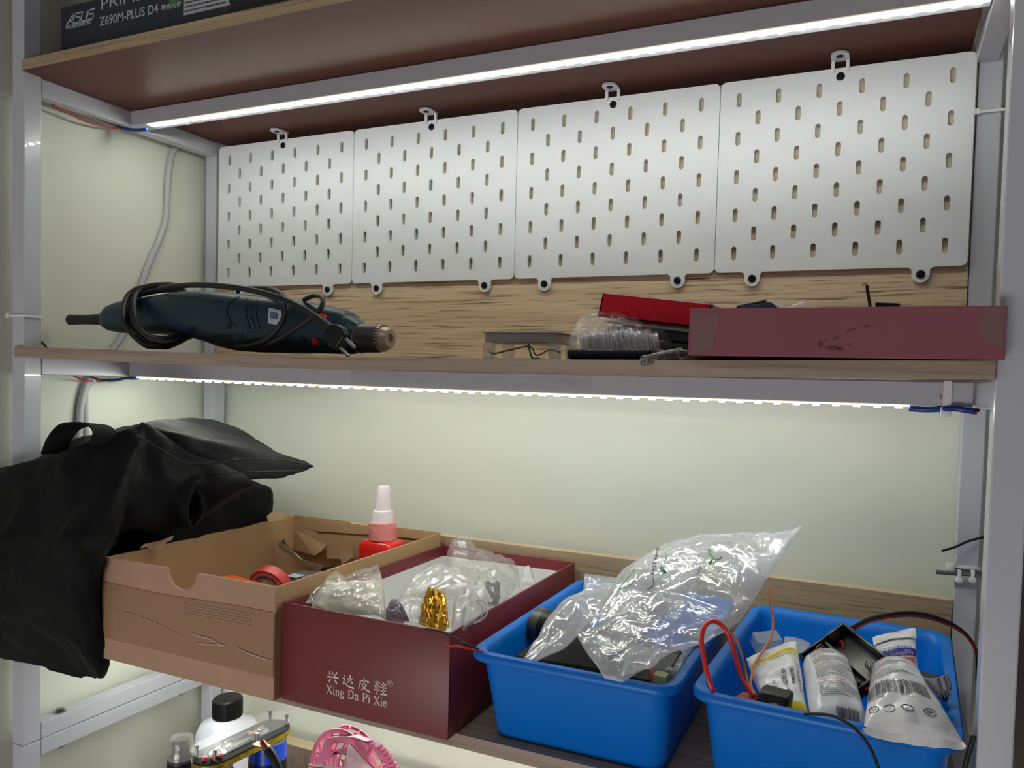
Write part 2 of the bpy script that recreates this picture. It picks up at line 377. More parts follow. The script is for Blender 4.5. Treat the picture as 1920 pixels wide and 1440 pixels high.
tie(962, 982.5, 5, 25, at(1850, 210, 5).z-1, 0, 2.6, head=(961, 4))
tie(930, 935, -131, -111, 0) if False else None
mb = MB(); x = 939; z = sag(x)
mb.box(x-3, x+3, -133.2, -131.4, -136+z, -110.5+z); mb.box(x-4.5, x+4, -134.5, -120, -139+z, -131.3+z, b=.8)
build('cable_tie', mb, ZIP, rack, smooth=30, label='white tie around the middle cross rail')
mb = MB(); mb.box(958, 976, -129, -112, -128, -112.2); build('rail_end_cap', mb, WHITE, rack)
rack2 = thing('metal_rack', 'white steel rack standing under the upper rack, bolted to it at the seam', 'rack', (465, -120, -1500))
for x, y in ((-30, -262), (-31, 5), (957, -262), (962, 5)):
    build('post', tube_box(x+.3, x+20.2, y, y+20, -1499.5, -563.2), WHITE, rack2)
side_rails(-583, -563.2, rack2)
side_rails(-773, -753.4, rack2)
build('cross_rail', cross_rail(-773, -753.2, 0), WHITE, rack2, smooth=30)
for y in (-213, -40):
    mb = MB(); mb.lathe([(3, 0), (3, -5)], Matrix.Translation((-20, y, -583)), 16); mb.lathe([(5, -.2), (5, -4)], Matrix.Translation((-20, y, -583)), 6)
    build('bolt', mb, STEEL, rack2)
# ------------------------------------------------------------------ shelf boards
def board(name, label, z0, z1, sgn, edge, under, x0=-20, x1=956.6, yf=-264.5, yb=4):
    mb = MB(); nx = 40; ny = 8
    def q(x, y, z): return (x, y, z+(sag(x, y) if sgn else 0))
    xs = [x0+(x1-x0)*i/nx for i in range(nx+1)]; ys = [yf+(yb-yf)*j/ny for j in range(ny+1)]
    mb.cur = 0; mb.grid([[q(x, y, z1) for y in ys] for x in xs])
    mb.cur = 1; mb.grid([[q(x, y, z0) for y in ys] for x in xs])
    mb.cur = 2; mb.grid([[q(x, yf, z) for z in (z0, z1)] for x in xs]); mb.grid([[q(x, yb, z) for z in (z0, z1)] for x in xs])
    for x in (x0, x1): mb.grid([[q(x, y, z) for z in (z0, z1)] for y in ys])
    o = build(name, mb, [edge, under, edge], smooth=30, label=label, cat='shelf', fix=False)
    return o
# the boards are notched round the posts: front strip + body
board('shelf_board', 'uppermost wood shelf board with a reddish brown underside', 210, 222, 0, EDGE2, UNDER, x0=-8.8, x1=956.4, yb=31)
board('shelf_board', 'middle wood shelf board, under the drill and the long maroon tray', -110.3, -98.2, 1, EDGE, UNDER, x0=-20, x1=956.4, yf=-265.5)
board('shelf_board', 'lower wood shelf board under the open boxes and blue bins', -434, -422, 0, EDGE, UNDER, x0=-8.8, x1=956.4, yf=-262)
board('shelf_board', 'lowest wood shelf board, below the pink fan and bottles', -753, -741, 0, EDGE, UNDER, x0=-8.8, x1=956.4, yf=-262)
board('shelf_board', 'added unseen wood board high above the navy carton, shading the top shelf', 590, 602, 0, EDGE2, UNDER, x0=-8.8, x1=956.4)  # unseen board, added to keep ceiling light off the top shelf
# ------------------------------------------------------------------ back boards
def backboard(label, z0, z1, m): build('back_board', MB().box(-9, 961, 8, 20, z0, z1, b=.6), m, label=label, cat='board')
TOPB = mat('pale_board_edge', rgb(205, 186, 150), .6)
def backboard2(label, z0, z1, m, x1=961, x0=-9):
    mb = MB(); mb.box(x0, x1, 4.1, 16, z0, z1-.6); mb.cur = 1; mb.box(x0, x1, 4.1, 16, z1-.6, z1)
    build('back_board', mb, [m, TOPB], label=label, cat='board')
backboard2('oak veneer board upright behind the middle shelf, below the pegboards', -97.9, 4, OAK, x0=-6)
build('slot_shade_panel', MB().box(-1, 961, 5.2, 17, 4.4, 199), mat('shaded_wall_beige', rgb(200, 189, 166), .7), label='added panel behind the pegboards, beige like shaded wall in their slots', cat='board')  # added panel; its beige stands in for wall shade behind the slots
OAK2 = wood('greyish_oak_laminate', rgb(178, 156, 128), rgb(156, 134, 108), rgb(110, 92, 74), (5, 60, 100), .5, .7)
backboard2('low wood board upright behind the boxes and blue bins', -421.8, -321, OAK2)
VENEER = wood('dark_vertical_grain', rgb(134, 118, 104), rgb(112, 98, 86), rgb(84, 72, 62), (45, 30, 3), .5, .6)
mb = MB(); mb.box(-9, 961, 2, 20, -740.8, -643); mb.cur = 1; mb.box(-9, 961, 1.2, 20, -643, -642)
build('back_board', mb, [VENEER, TOPB], label='dark upright board with vertical grain behind the pink fan', cat='board')
# ------------------------------------------------------------------ pegboards
def arc(cx, cy, r, a0, a1, n=6): return [(cx+r*math.cos(math.radians(a0+(a1-a0)*i/n)), cy+r*math.sin(math.radians(a0+(a1-a0)*i/n))) for i in range(n+1)]
def ear(cx, side=1):             # outline of a hanging ear, walking right to left along the bottom edge
    return [(cx+12, 0)]+arc(cx+12, -4, 4, 90, 180, 4)[1:]+arc(cx, -7, 8, 0, -180, 10)+arc(cx-12, -4, 4, 0, 90, 4)
def pegboard(k):
    W = 240; g = .35
    out = arc(W-6-g, 200-6, 6, 0, 90)+arc(6+g, 194, 6, 90, 180)+arc(6+g, 6, 6, 180, 270)
    # bottom edge left to right with two ears
    e1 = [(p[0], p[1]) for p in ear(40)][::-1]; e2 = [(p[0], p[1]) for p in ear(200)][::-1]
    out += e1+e2+arc(W-6-g, 6, 6, 270, 360)
    holes = []
    for j in range(9):
        n, x0 = (6, 20) if j % 2 == 0 else (5, 40)
        for i in range(n):
            cx = x0+40*i; cz = 180-20*j; h = []
            h += arc(cx, cz+4.7, 2.6, 0, 180, 6)+arc(cx, cz-4.7, 2.6, 180, 360, 6); holes.append(h)
    lab = ['leftmost white slotted pegboard panel, nearest the hanging grey cable', 'second white pegboard panel from the left, behind the drill chuck', 'third white pegboard panel from the left, above the small clear bracket', 'rightmost white pegboard panel, above the long maroon tray'][k]
    t = thing('pegboard', lab, 'pegboard', (240*k+120, 0, 0), 'white slotted pegboards in a row')
    M = frame((240*k, 3.6, 0), (1, 0, 0), (0, 0, 1))
    o = build('panel', MB().prism(out, 3.6, M, holes), PEG, t, smooth=30)
    for x in (40, 200):
        mb = MB(); screw(mb, (240*k+x, -.1, -7), (0, -1, 0)); build('screw', mb, SCREW, t, smooth=30)
    mb = MB(); screw(mb, (240*k+119.5, -.1, 191.5), (0, -1, 0)); build('screw', mb, SCREW, t, smooth=30)
    mb = MB(); cx = 240*k+119
    pl = arc(cx, -12, 8.5, 180, 360, 12)+[(cx+8.5, 2), (cx-8.5, 2)]
    mb.prism([(p[0], p[1]) for p in pl], 2.4, Matrix.Translation((0, 0, 207)))
    for s in (-1, 1): mb.box(cx+s*7-1.6, cx+s*7+1.6, -2.5, -.1, 196, 207.2)
    br = build('bracket', mb, PEG, t, smooth=30, bevel=.5)
    mb = MB(); screw(mb, (cx, -12, 207), (0, 0, -1), 3.6, 1.2); build('screw', mb, SCREW, br, smooth=30)
for k in range(4): pegboard(k)
# ------------------------------------------------------------------ LED strips
TAPEM = mat('yellow_white_led_tape', rgb(236, 214, 150), .35, emit=((1, .86, .55, 1), 5))
CHIP = mat('led_chip', (1, 1, .95, 1), .4, emit=((.93, 1, .95, 1), 1))
CHIP.node_tree.nodes['Principled BSDF'].inputs['Emission Strength'].default_value = LED_POWER
CHIP2 = CHIP.copy(); CHIP2.name = 'led_chip_brighter'; CHIP2.node_tree.nodes['Principled BSDF'].inputs['Emission Strength'].default_value = LED_POWER*1.25
def led_strip(label, x0, x1, zf, yc, chip=None):
    t = thing('led_strip', label, 'light strip', ((x0+x1)/2, yc, zf((x0+x1)/2)), 'led strips under the cross rails')
    mb = MB(); G = []
    for i in range(41):
        x = x0+(x1-x0)*i/40; z = zf(x); G.append([(x, yc-4, z), (x, yc+4, z), (x, yc+4, z-.8), (x, yc-4, z-.8)])
    mb.rings(G); build('tape', mb, TAPEM, t)
    n = 56; me = None
    for i in range(n):
        x = x0+(x1-x0)*(i+.5)/n; z = zf(x)
        if me is None:
            o = build('led_chip', MB().box(x-2.5, x+2.5, yc-2.5, yc+2.5, z-2.2, z-.8), chip or CHIP, t); me = o
        else:
            o = me.copy(); COL.objects.link(o); o.parent = t; b0 = ORG[t.name]; o.location = ((x-b0.x)/1000, (yc-b0.y)/1000, (z-2.2-b0.z)/1000)
    for x in [x0+(x1-x0)*j/19 for j in range(20)]: pass
    return t
ls1 = led_strip('upper lit LED strip under the top shelf, above the pegboards', 20, 957, lambda x: 189.8, -126.5)
ls3 = led_strip('LED strip under the lower shelf, hidden behind the board front, lighting the bottles and fan', 4, 945, lambda x: -454.2, -126.5, CHIP2)
ls2 = led_strip('lower lit LED strip under the middle shelf, above the bag and boxes', 4, 912, lambda x: -131.2+sag(x), -126.5, CHIP2)
def wire(name, path, r, m, parent=None, label=None, cat=None, n=8, sm=8, group=None):
    return build(name, MB().tube(curve(path, sm), r, n), m, parent, smooth='all', label=label, cat=cat, group=group)
# leads: black and red wire into the blue sleeve at the left end of each strip
wire('blue_sleeve', p3((226, 240, -134), (250, 244, -132), (276, 243, -130)), 2.3, BLUE, ls1)
wire('red_lead', p3((98, 197, -225), (130, 213, -200), (165, 229, -175), (200, 238, -150), (228, 240, -134)), 1.1, RED, ls1)
wire('black_lead', p3((98, 194, -215), (150, 208, -190), (190, 225, -160), (228, 239, -134)), 1.1, BLACK, ls1)
wire('blue_sleeve', p3((203, 713.5, -136), (222, 712, -133), (236, 709, -131), (256, 709.5, -129)), 2.0, BLUE, ls2)
wire('red_lead', p3((125, 692, -205), (137, 704, -195), (160, 713, -175), (185, 715, -150), (205, 713.5, -136)), 1.1, RED, ls2)
wire('black_lead', p3((156, 692, -190), (168, 703, -175), (185, 711, -155), (205, 713, -136)), 1.1, BLACK, ls2)
wire('blue_sleeve', p3((1704, 766, -127), (1740, 768, -128), (1790, 766, -136), (1810, 769, -137), (1828, 771, -137)), 2.4, BLUE, ls2)
wire('black_lead', p3((1818, 769, -136), (1832, 769, -136), (1836, 771, -136)), 1.6, BLACK, ls2)
wire('red_lead', p3((1816, 773, -137.5), (1828, 775, -137.5), (1831, 774, -137.5)), 1.2, RED, ls2)
# round paper sticker on the middle rail
mb = MB(); c = at(1771, 745, -131.5); mb.lathe([(5.4, 0), (5.4, .25)], frame(c, (1, 0, 0), (0, 0, 1)), 24)
stk = thing('round_sticker', 'small round handwritten sticker near the right end of the middle rail', 'sticker', tuple(c))
build('paper', mb, mat('pinkish_paper', rgb(198, 182, 184), .6), stk)
mb = MB(); M = frame(c+Vector((0, -.35, 0)), (1, 0, 0), (0, 0, 1))
mb.tube([(-3.6, 1.5, 0), (-2.6, 1.8, 0), (-2.4, -1.6, 0)], .28, 6, m=M); mb.tube([(-1.2, 2, 0), (-.2, 2.4, 0), (0, .8, 0), (-.8, -1.6, 0), (1.2, -1.4, 0), (2.2, 1.4, 0)], .28, 6, m=M); mb.tube([(1.4, -2.4, 0), (2.0, 1.2, 0), (3, .8, 0)], .28, 6, m=M)
build('handwriting', mb, KTXT, stk)
# loose protective film on the rail under the middle shelf
mb = MB(); G = []
for i in range(30):
    x = 0; p = at(670+(1130-670)*i/29, 0, -131.4); zt = -114+sag(p.x); zb = -129.5+sag(p.x)
    G.append([(p.x, -131.5-abs(nz((p.x, 0, z*3), .12))*1.2, z+nz((p.x, 5, 0), .03)*1.2) for z in [zt+(zb-zt)*j/6 for j in range(7)]])
mb.grid(G); build('film_strip', mb, plastic_film('loose_rail_film', milk=.10, gl=.5, bump=.3, bscale=30), smooth='all', label='clear film remnant stuck along the front of the middle cross rail', cat='film', fix=False)
# grey cable hanging down the left wall
X0 = -40
def atx(u, v, X):
    d = CR*((u-PX)/FPX) + CD*((v-PY)/FPX) + CF
    return CC + d*((X-CC.x)/d.x)
gp = [atx(u, v, -40) for u, v in ((345, 262), (326, 280), (318, 310), (314, 350), (312, 400), (303, 440), (283, 485), (268, 525), (255, 570), (235, 620), (212, 655), (188, 690), (166, 712), (156, 740), (150, 775), (148, 840), (150, 900))]
wire('hanging_cable', gp, 4.2, GREYC, None, 'grey sheathed cable hanging down the left wall behind the rack side', 'cable', 12)
gp = [atx(u, v, -39.6)+Vector((0, -3, 0)) for u, v in ((180, 712), (166, 730), (164, 760), (165, 800), (168, 850), (168, 900))]
wire('hanging_cable', gp, 3.6, GREYC, None, 'short grey cable hanging beside the longer one, just above the black bag', 'cable', 12)
wire('cable_stub', p3((78, 641, -235), (84, 648, -236), (95, 660, -238)), 1.3, BLACK, None, 'short black cable end at the left end of the middle shelf', 'cable')
# ================================================================== helpers for soft and stroke-built things
def hull(mb, P):
    bm = bmesh.new()
    for p in P: bm.verts.new(p)
    r = bmesh.ops.convex_hull(bm, input=bm.verts[:]); 
    for v in [v for v in bm.verts if not v.link_faces]: bm.verts.remove(v)
    bm.verts.index_update(); mb.add([v.co.copy() for v in bm.verts], [[v.index for v in f.verts] for f in bm.faces]); bm.free()
def soften(o, voxel=6, smooth=8, disp=0, dscale=.04, crease=0):
    r = o.modifiers.new('remesh', 'REMESH'); r.mode = 'VOXEL'; r.voxel_size = voxel/1000; r.use_smooth_shade = True
    q = o.modifiers.new('smooth', 'SMOOTH'); q.factor = .5; q.iterations = smooth
    if disp:
        t = bpy.data.textures.new('folds', 'CLOUDS'); t.noise_scale = dscale; t.noise_depth = 1
        d = o.modifiers.new('folds', 'DISPLACE'); d.texture = t; d.strength = disp/1000; d.texture_coords = 'LOCAL'
    if crease:
        t = bpy.data.textures.new('creases', 'MUSGRAVE'); t.noise_scale = dscale*1.6; t.musgrave_type = 'RIDGED_MULTIFRACTAL'
        d = o.modifiers.new('creases', 'DISPLACE'); d.texture = t; d.strength = crease/1000; d.mid_level = .8; d.texture_coords = 'LOCAL'
def helix(mb, a, b, R, turns, r, seg=12, n=5):
    a = Vector(a); b = Vector(b); t = (b-a).normalized(); x = t.orthogonal().normalized(); y = t.cross(x); P = []
    for i in range(int(turns*seg)+1):
        f = i/(turns*seg); an = 2*PI*i/seg; P.append(a.lerp(b, f)+x*(R*math.cos(an))+y*(R*math.sin(an)))
    mb.tube(P, r, n)
def ribbon(mb, P, N, w, t=1.2):
    """flat band along P; N = width direction(s)"""
    P = [Vector(p) for p in P]; rr = []
    for i, p in enumerate(P):
        wd = Vector(N[min(i, len(N)-1)] if isinstance(N, list) else N).normalized()
        tg = (P[min(i+1, len(P)-1)]-P[max(i-1, 0)]).normalized(); wd = (wd-tg*wd.dot(tg)).normalized(); th = tg.cross(wd).normalized()
        rr.append([p+wd*(w/2)+th*(t/2), p+wd*(w/2)-th*(t/2), p-wd*(w/2)-th*(t/2), p-wd*(w/2)+th*(t/2)])
    mb.rings(rr)
def zs(x, y=-200): return -98.2+sag(x, y)
def solid_box(name, lab, cat, corner, X, Y, Zv, m, bevel=1.0, group=None):
    """closed box from a corner and three edge vectors"""
    c = Vector(corner); X, Y, Zv = Vector(X), Vector(Y), Vector(Zv); mb = MB()
    mb.add([c, c+X, c+X+Y, c+Y, c+Zv, c+X+Zv, c+X+Y+Zv, c+Y+Zv], [(0, 3, 2, 1), (4, 5, 6, 7), (0, 1, 5, 4), (1, 2, 6, 5), (2, 3, 7, 6), (3, 0, 4, 7)])
    t = thing(name, lab, cat, tuple(c+(X+Y)/2), group); return t, mb
# ================================================================== top shelf
NAVY = mat('dark_navy_printed_card', rgb(44, 50, 60), .4, var=.03)
t = thing('motherboard_box', 'dark navy carton with grey lettering standing at the left end of the top shelf', 'box', (150, -120, 222))
build('carton', MB().box(5, 268, -230, -20, 222.2, 292, b=1), NAVY, t, smooth=30)
def T(u, v, Y, s, size, m, xs=1, bold=0, **k):
    return text(s, frame(at(u, v, Y-.25), (1, 0, 0), (0, 0, 1)), size, m, parent=t, xs=xs, bold=bold, **k)
GT = mat('dim_grey_print', rgb(176, 178, 184), .5)
# the logo: slanted wide capitals
mb = MB(); M = frame(at(125, 47.5, -230.3), (1, 0, 0), (0, 0, 1))
def st(mb, P, w, M, t=.15):
    P = [Vector((p[0], p[1], 0)) for p in P]
    for a, b in zip(P, P[1:]):
        d = (b-a).normalized(); n = Vector((-d.y, d.x, 0))*w/2; e = d*w*.28; a2 = a-e; b2 = b+e
        mb.add([a2-n, b2-n, b2+n, a2+n, a2-n+Vector((0, 0, t)), b2-n+Vector((0, 0, t)), b2+n+Vector((0, 0, t)), a2+n+Vector((0, 0, t))], [(0, 3, 2, 1), (4, 5, 6, 7), (0, 1, 5, 4), (1, 2, 6, 5), (2, 3, 7, 6), (3, 0, 4, 7)], M)
sh = lambda x, y: (x+y*.28, y)
for P in ([(0, 0), (8.2, 10.6), (10.2, 10.6)], [(9.9, 10.6), (9.9, 0)], [(4, 3.4), (12, 3.4)], [(22, 10.6), (13.4, 10.6), (13, 6.4), (22, 6), (22, .2), (12, .2)], [(24.4, 10.6), (24.4, .4), (33, .2), (33, 10.6)], [(44.5, 10.6), (36, 10.6), (36, 6.2), (44.5, 5.8), (44.5, .2), (35, .2)]):
    st(mb, [sh(*p) for p in P], 1.9, M)
build('logo', mb, GT, t)
T(123, 55, -230, '华硕品牌·坚若磐石', 4.6, GT, 1.15, bold=.1)
T(188, 18.5, -230, 'PRIME', 17, GT, 1.55)
T(187, 49, -230, 'Z690M-PLUS D4', 13.6, GT, .98, bold=.15)
T(302, 19.5, -230, '神光同步', 6.6, GT, 1.15, bold=.12)
mb = MB(); mb.lathe([(8, 0), (8, .3)], frame(at(326, -7, -230.2), (1, 0, 0), (0, 0, 1)), 28); build('green_badge', mb, mat('green_print', rgb(60, 130, 60), .5), t)
c = at(344, 29.5, -230.3); mb = MB().box(c.x, c.x+68, -230.6, -230.1, c.z, c.z+30); lab_ = build('sticker', mb, mat('paper_label', rgb(176, 178, 184), .5), t)
mb = MB(); random.seed(4)
for r in range(5):
    x = c.x+2; z = c.z+3+r*4.4
    while x < c.x+ (60 if r < 3 else 30+6*r):
        w_ = random.uniform(.8, 2.4); mb.box(x, x+w_, -230.8, -230.55, z, z+1.6); x += w_+.7
build('label_print', mb, KTXT, lab_)
t, mb = solid_box('equipment_case', 'matte black case on the top shelf, just right of the navy carton', 'case', (304, -262, 222.3), (240, 14, 0), (0, 200, 0), (-24, 0, 60), BLACKR)
build('case_body', mb, mat('matte_black_case', rgb(34, 33, 31), .7), t, bevel=2)
mb = MB(); mb.box(303, 545, -264, -262.4, 222.4, 226); build('case_lip', mb, BLACKR, t)
# ================================================================== middle shelf
# ---- power drill lying on its side
YD = -208
t = thing('power_drill', 'dark teal corded power drill on the middle shelf, black cord coiled round its handle', 'drill', (240, YD, -98))
ST = [(193, 590, 609), (198, 583, 614), (210, 573, 621), (228, 566, 624), (255, 560, 626), (290, 556, 627), (330, 549, 629), (365, 546, 634), (395, 546, 642), (420, 548, 651), (450, 551, 658), (490, 555, 661), (540, 560, 662), (585, 567, 662), (620, 574, 663), (645, 580, 664), (660, 588, 664)]
def sect(st, Y, n=28, dep=.86, pw=2.6, X=None):
    R = []
    for u, a, b in st:
        A = at(u, a, Y); B = at(u, b, Y); c = (A+B)/2; r = (A.z-B.z)/2; ring = []
        for j in range(n):
            an = 2*PI*j/n; cs = math.cos(an); sn = math.sin(an); e = 2/pw
            ring.append(Vector((c.x, c.y+r*dep*abs(cs)**e*(1 if cs > 0 else -1), max(zs(c.x, Y+40)+.8, c.z+r*abs(sn)**e*(1 if sn > 0 else -1)))))
        R.append(ring)
    return R
st2 = []
for a, b in zip(ST, ST[1:]):
    for k in range(3): f = k/3; st2.append(tuple(a[i]+(b[i]-a[i])*f for i in range(3)))
st2.append(ST[-1])
mb = MB().rings(sect(st2, YD)); build('housing', mb, DRILLB, t, smooth='all')
mb = MB().rings(sect([(660, 588, 664), (661, 591, 663), (670, 597, 662), (677, 603, 660), (680, 606, 659)], YD)); build('gear_case', mb, mat('blue_teal_gear_case', rgb(26, 56, 74), .38), t, smooth=40)
mb = MB().rings(sect([(131, 592, 607), (133, 589.5, 610), (140, 590, 609), (165, 590, 608.5), (197, 588, 609.5)], YD, dep=1, pw=2)); build('cord_boot', mb, BLACKR, t, smooth=40)
A = at(681, 632, YD)
CH = mat('dark_chuck_steel', rgb(84, 80, 79), .45, metal=.7)
mb = MB(); c0 = at(680, 634, YD); r0 = (at(690, 607, YD).z-at(690, 662, YD).z)/2; M = Matrix.Translation(c0) @ Matrix.Rotation(PI/2, 4, 'Y') @ Matrix.Rotation(0, 4, 'X')
mb.lathe([(r0*.9, -4), (r0*1.02, -1), (r0*1.0, 0), (r0*.98, 20), (r0*.9, 23)], M, 40); build('chuck_sleeve', mb, CH, t, smooth=40)
mb = MB(); mb.lathe([(r0*.93, -2.2), (r0*1.06, -1.8), (r0*1.06, -.8), (r0*.93, -.4)], M, 40); build('chuck_ring', mb, STEEL, t, smooth=30)
mb = MB(); mb.lathe([(r0*.78, 21), (r0*.80, 23), (r0*.74, 30), (r0*.62, 33), (r0*.3, 33), (r0*.28, 30)], M, 40)
for k in range(26): mb.box(r0*.74, r0*.92, -.8, .8, 22.4, 25.5, M @ Matrix.Rotation(2*PI*k/26, 4, 'Z'))
build('chuck_nose', mb, mat('worn_chuck_nose', rgb(186, 168, 152), .42, metal=.7), t, smooth=30)
REDP = mat('red_switch_plastic', rgb(190, 44, 38), .35)
def onfront(u, v, lift=0):       # the point of the housing's front seen at (u, v)
    for k in range(80):
        Y = YD-30+k*.75; p = at(u, v, Y); q = None
        us = [(s[0]) for s in ST]
        for a, b in zip(ST, ST[1:]):
            xa = at(a[0], (a[1]+a[2])/2, YD); xb = at(b[0], (b[1]+b[2])/2, YD)
            if xa.x <= p.x <= xb.x:
                f = (p.x-xa.x)/(xb.x-xa.x); top = at(a[0], a[1], YD).z*(1-f)+at(b[0], b[1], YD).z*f; bo = at(a[0], a[2], YD).z*(1-f)+at(b[0], b[2], YD).z*f
                r = (top-bo)/2; cz = (top+bo)/2; e = abs((p.z-cz)/r)
                if e < 1 and p.y >= YD-r*.86*(1-e**2.6)**(1/2.6): return p+Vector((0, -lift, 0))
    return at(u, v, YD-20)
def decal(name, poly, m, lift=.5, th=1.0, par=None, label=None):
    F = [onfront(u, v, lift) for u, v in poly]; c = sum(F, Vector())/len(F); mb = MB(); n = Vector((0, -1, 0)); k = len(F)
    vs = [p+n*th for p in F]+[c+n*th]+[p+Vector((0, 2.5, 0)) for p in F]
    fs = [(i, (i+1) % k, k) for i in range(k)]+[(i, (i+1) % k, k+1+(i+1) % k, k+1+i) for i in range(k)]
    mb.add(vs, fs); return build(name, mb, m, par or t, label=label)
def oval(cx, cy, rx, ry, n=22, tl=0): return [(cx+rx*math.cos(2*PI*i/n)*math.cos(tl)-ry*math.sin(2*PI*i/n)*math.sin(tl), cy+rx*math.cos(2*PI*i/n)*math.sin(tl)+ry*math.sin(2*PI*i/n)*math.cos(tl)) for i in range(n)]
DK = mat('dark_teal_recess', rgb(12, 28, 36), .5)
def strip(name, line, wpx, m, lift=.4, th=.7, label=None):
    L = resamp([Vector((a, b, 0)) for a, b in line], 10); mb = MB(); G = []
    for k, p in enumerate(L):
        d = (L[min(k+1, 10)]-L[max(k-1, 0)]).normalized(); n = Vector((-d.y, d.x, 0))*wpx/2
        a = onfront(p.x-n.x, p.y-n.y, lift); b = onfront(p.x+n.x, p.y+n.y, lift); G.append([a+Vector((0, 1.5, 0)), a, a+Vector((0, -th, 0)), b+Vector((0, -th, 0)), b, b+Vector((0, 1.5, 0))])
    mb.rings(G); return build(name, mb, m, t, label=label)
for k in range(3): strip('vent_slot', [(463+k*9.5, 558), (460+k*9.5, 590), (468+k*9.5, 616)], 4.2, DK)
for k in range(3): strip('vent_slot', [(395+k*7, 632-k*3), (420+k*5, 634-k*3.5), (450+k*3, 636-k*4)], 2.6, DK)
strip('oval_rib', [(449, 555), (431, 566), (425, 580), (430, 600), (444, 612)], 2.2, DK)
decal('brand_sticker', [(506, 577), (527, 582), (534, 600), (532, 612), (504, 606)], mat('silver_sticker', rgb(176, 180, 186), .3), .5)
decal('sticker_print', [(510, 585), (521, 588), (521, 599), (508, 597)], mat('sticker_blue_print', rgb(84, 96, 120), .4), .9)
decal('switch', [(597, 587), (613, 590), (616, 607), (600, 604)], REDP, 1.5, 2)
decal('switch', [(588, 634), (600, 637), (599, 648), (588, 646)], REDP, 1.2, 1.5)
for u, v in ((361, 617), (430, 611), (568, 636), (651, 641)): decal('screw_recess', oval(u, v, 4.5, 6), BLACK, .4, .4)
mb = MB()
for i in range(9):
    for j in range(4):
        u = 330+i*11+(j % 2)*5; v = 556+j*7+(i*.3); p = onfront(u, v, .1); mb.lathe([(.9, 0), (.6, .5)], frame(p, (1, 0, 0), (0, 0, 1)), 8)
build('grip_dots', mb, BLACKR, t, kind='stuff')
# the cord: loops round the handle, runs over the housing to the plug
C0 = (270, 590)
loops = []
def cy(u, v, dY): return at(u, v, YD+dY)
cord = [cy(330, 548, 26)]
for (l, r, tp, bt, f) in ((246, 368, 542, 638, -32), (236, 362, 545, 650, -34), (252, 372, 534, 644, -38), (230, 366, 534, 656, -40)):
    cord += [cy(300, tp, 4), cy((l+262)/2, tp+14, -16), cy(l, 590, f), cy(l+14, 622, f-2), cy(l+52, bt-4, f), cy(l+90, bt-8, f+16), cy(r-6, 622, 14), cy(r-12, 580, 26), cy(340, tp+6, 24)]
cord += [cy(300, 541, -8), cy(345, 535, -26), cy(400, 535, -36), cy(460, 542, -40), cy(520, 557, -42), cy(565, 577, -42), cy(590, 592, -42)]
cord = [Vector((p.x, p.y, max(p.z, zs(p.x, -131)+3.8))) for p in curve(cord, 7)]
build('cord', MB().tube(cord, 2.9, 10), BLACKR, t, smooth='all')
build('cord', MB().tube(curve([cy(455, 541, 4), cy(500, 541, -6), cy(528, 552, -22), cy(537, 572, -33), cy(528, 604, -36), cy(505, 632, -36), cy(478, 646, -34), cy(445, 650, -26)], 8), 2.6, 10), BLACKR, t, smooth='all')
build('cord', MB().tube(curve([cy(570, 562, -8), cy(590, 554, -18), cy(605, 560, -30), cy(600, 580, -38), cy(575, 602, -39), cy(545, 622, -38), cy(515, 640, -36), cy(490, 650, -30)], 8), 2.3, 10), BLACKR, t, smooth='all')
pl = [cy(588, 592, -42), cy(600, 602, -43), cy(612, 612, -43), cy(620, 620, -43)]
mb = MB().tube(resamp(pl, 10), [3.4, 4.4, 3.8, 4.8, 4.1, 5.2, 4.5, 5.6, 5, 6, 6.2], 14)
build('plug_boot', mb, BLACKR, t, smooth=50)
a = cy(617, 616, -43); b = cy(643, 643, -43); mb = MB()
d = (b-a).normalized(); M = frame(a, d, Vector((0, -1, 0)).cross(d)); Lp = (b-a).length
mb.prism([(0, -5), (6, -9.5), (14, -11), (Lp, -8.5), (Lp, 8.5), (14, 11), (6, 9.5), (0, 5)], 9, M @ Matrix.Translation((0, 0, -4.5)))
plug = build('plug', mb, BLACK, t, smooth=30, bevel=1.6)
mb = MB()
for s in (-5, 5): mb.tube([M @ Vector((Lp-1, s, 0)), M @ Vector((Lp+13, s*1.05, 0))], 1.7, 10)
build('pin', mb, STEEL, plug, smooth=40)
# ---- small clear bracket with grey rim
t = thing('plastic_bracket', 'small grey rimmed frame on clear legs, standing alone mid shelf', 'bracket', (582, -165, zs(582, -165)))
z0 = zs(582, -165); xa, xb = 542, 622; ya, yb = -186, -136
GR = mat('grey_brown_plastic', rgb(158, 152, 152), .3)
CLR = plastic_film('clear_rigid_plastic', (.92, .9, .84, 1), milk=.3, gl=.6, bump=.25, bscale=80)
def rr(x0, x1, y0, y1, r, z): return [Vector((a, b, z)) for a, b in arc(x1-r, y1-r, r, 0, 90, 5)+arc(x0+r, y1-r, r, 90, 180, 5)+arc(x0+r, y0+r, r, 180, 270, 5)+arc(x1-r, y0+r, r, 270, 360, 5)]
zt = z0+25
mb = MB().rings([rr(xa+2, xb-2, ya+2, yb-2, 6, zt-9.5), rr(xa+.5, xb-.5, ya+.5, yb-.5, 7, zt-9), rr(xa+.5, xb-.5, ya+.5, yb-.5, 7, zt-1.2), rr(xa-1, xb+1, ya-1, yb+1, 8, zt-1), rr(xa-1, xb+1, ya-1, yb+1, 8, zt), rr(xa+2, xb-2, ya+2, yb-2, 6, zt), rr(xa+3, xb-3, ya+3, yb-3, 5, zt-7)])
build('frame', mb, GR, t, smooth=40)
for x in (xa+1, xb-11):
    for y in (ya+1, yb-9):
        build('leg', MB().box(x, x+10, y, y+8, z0+.2, zt-9, b=1), CLR, t)
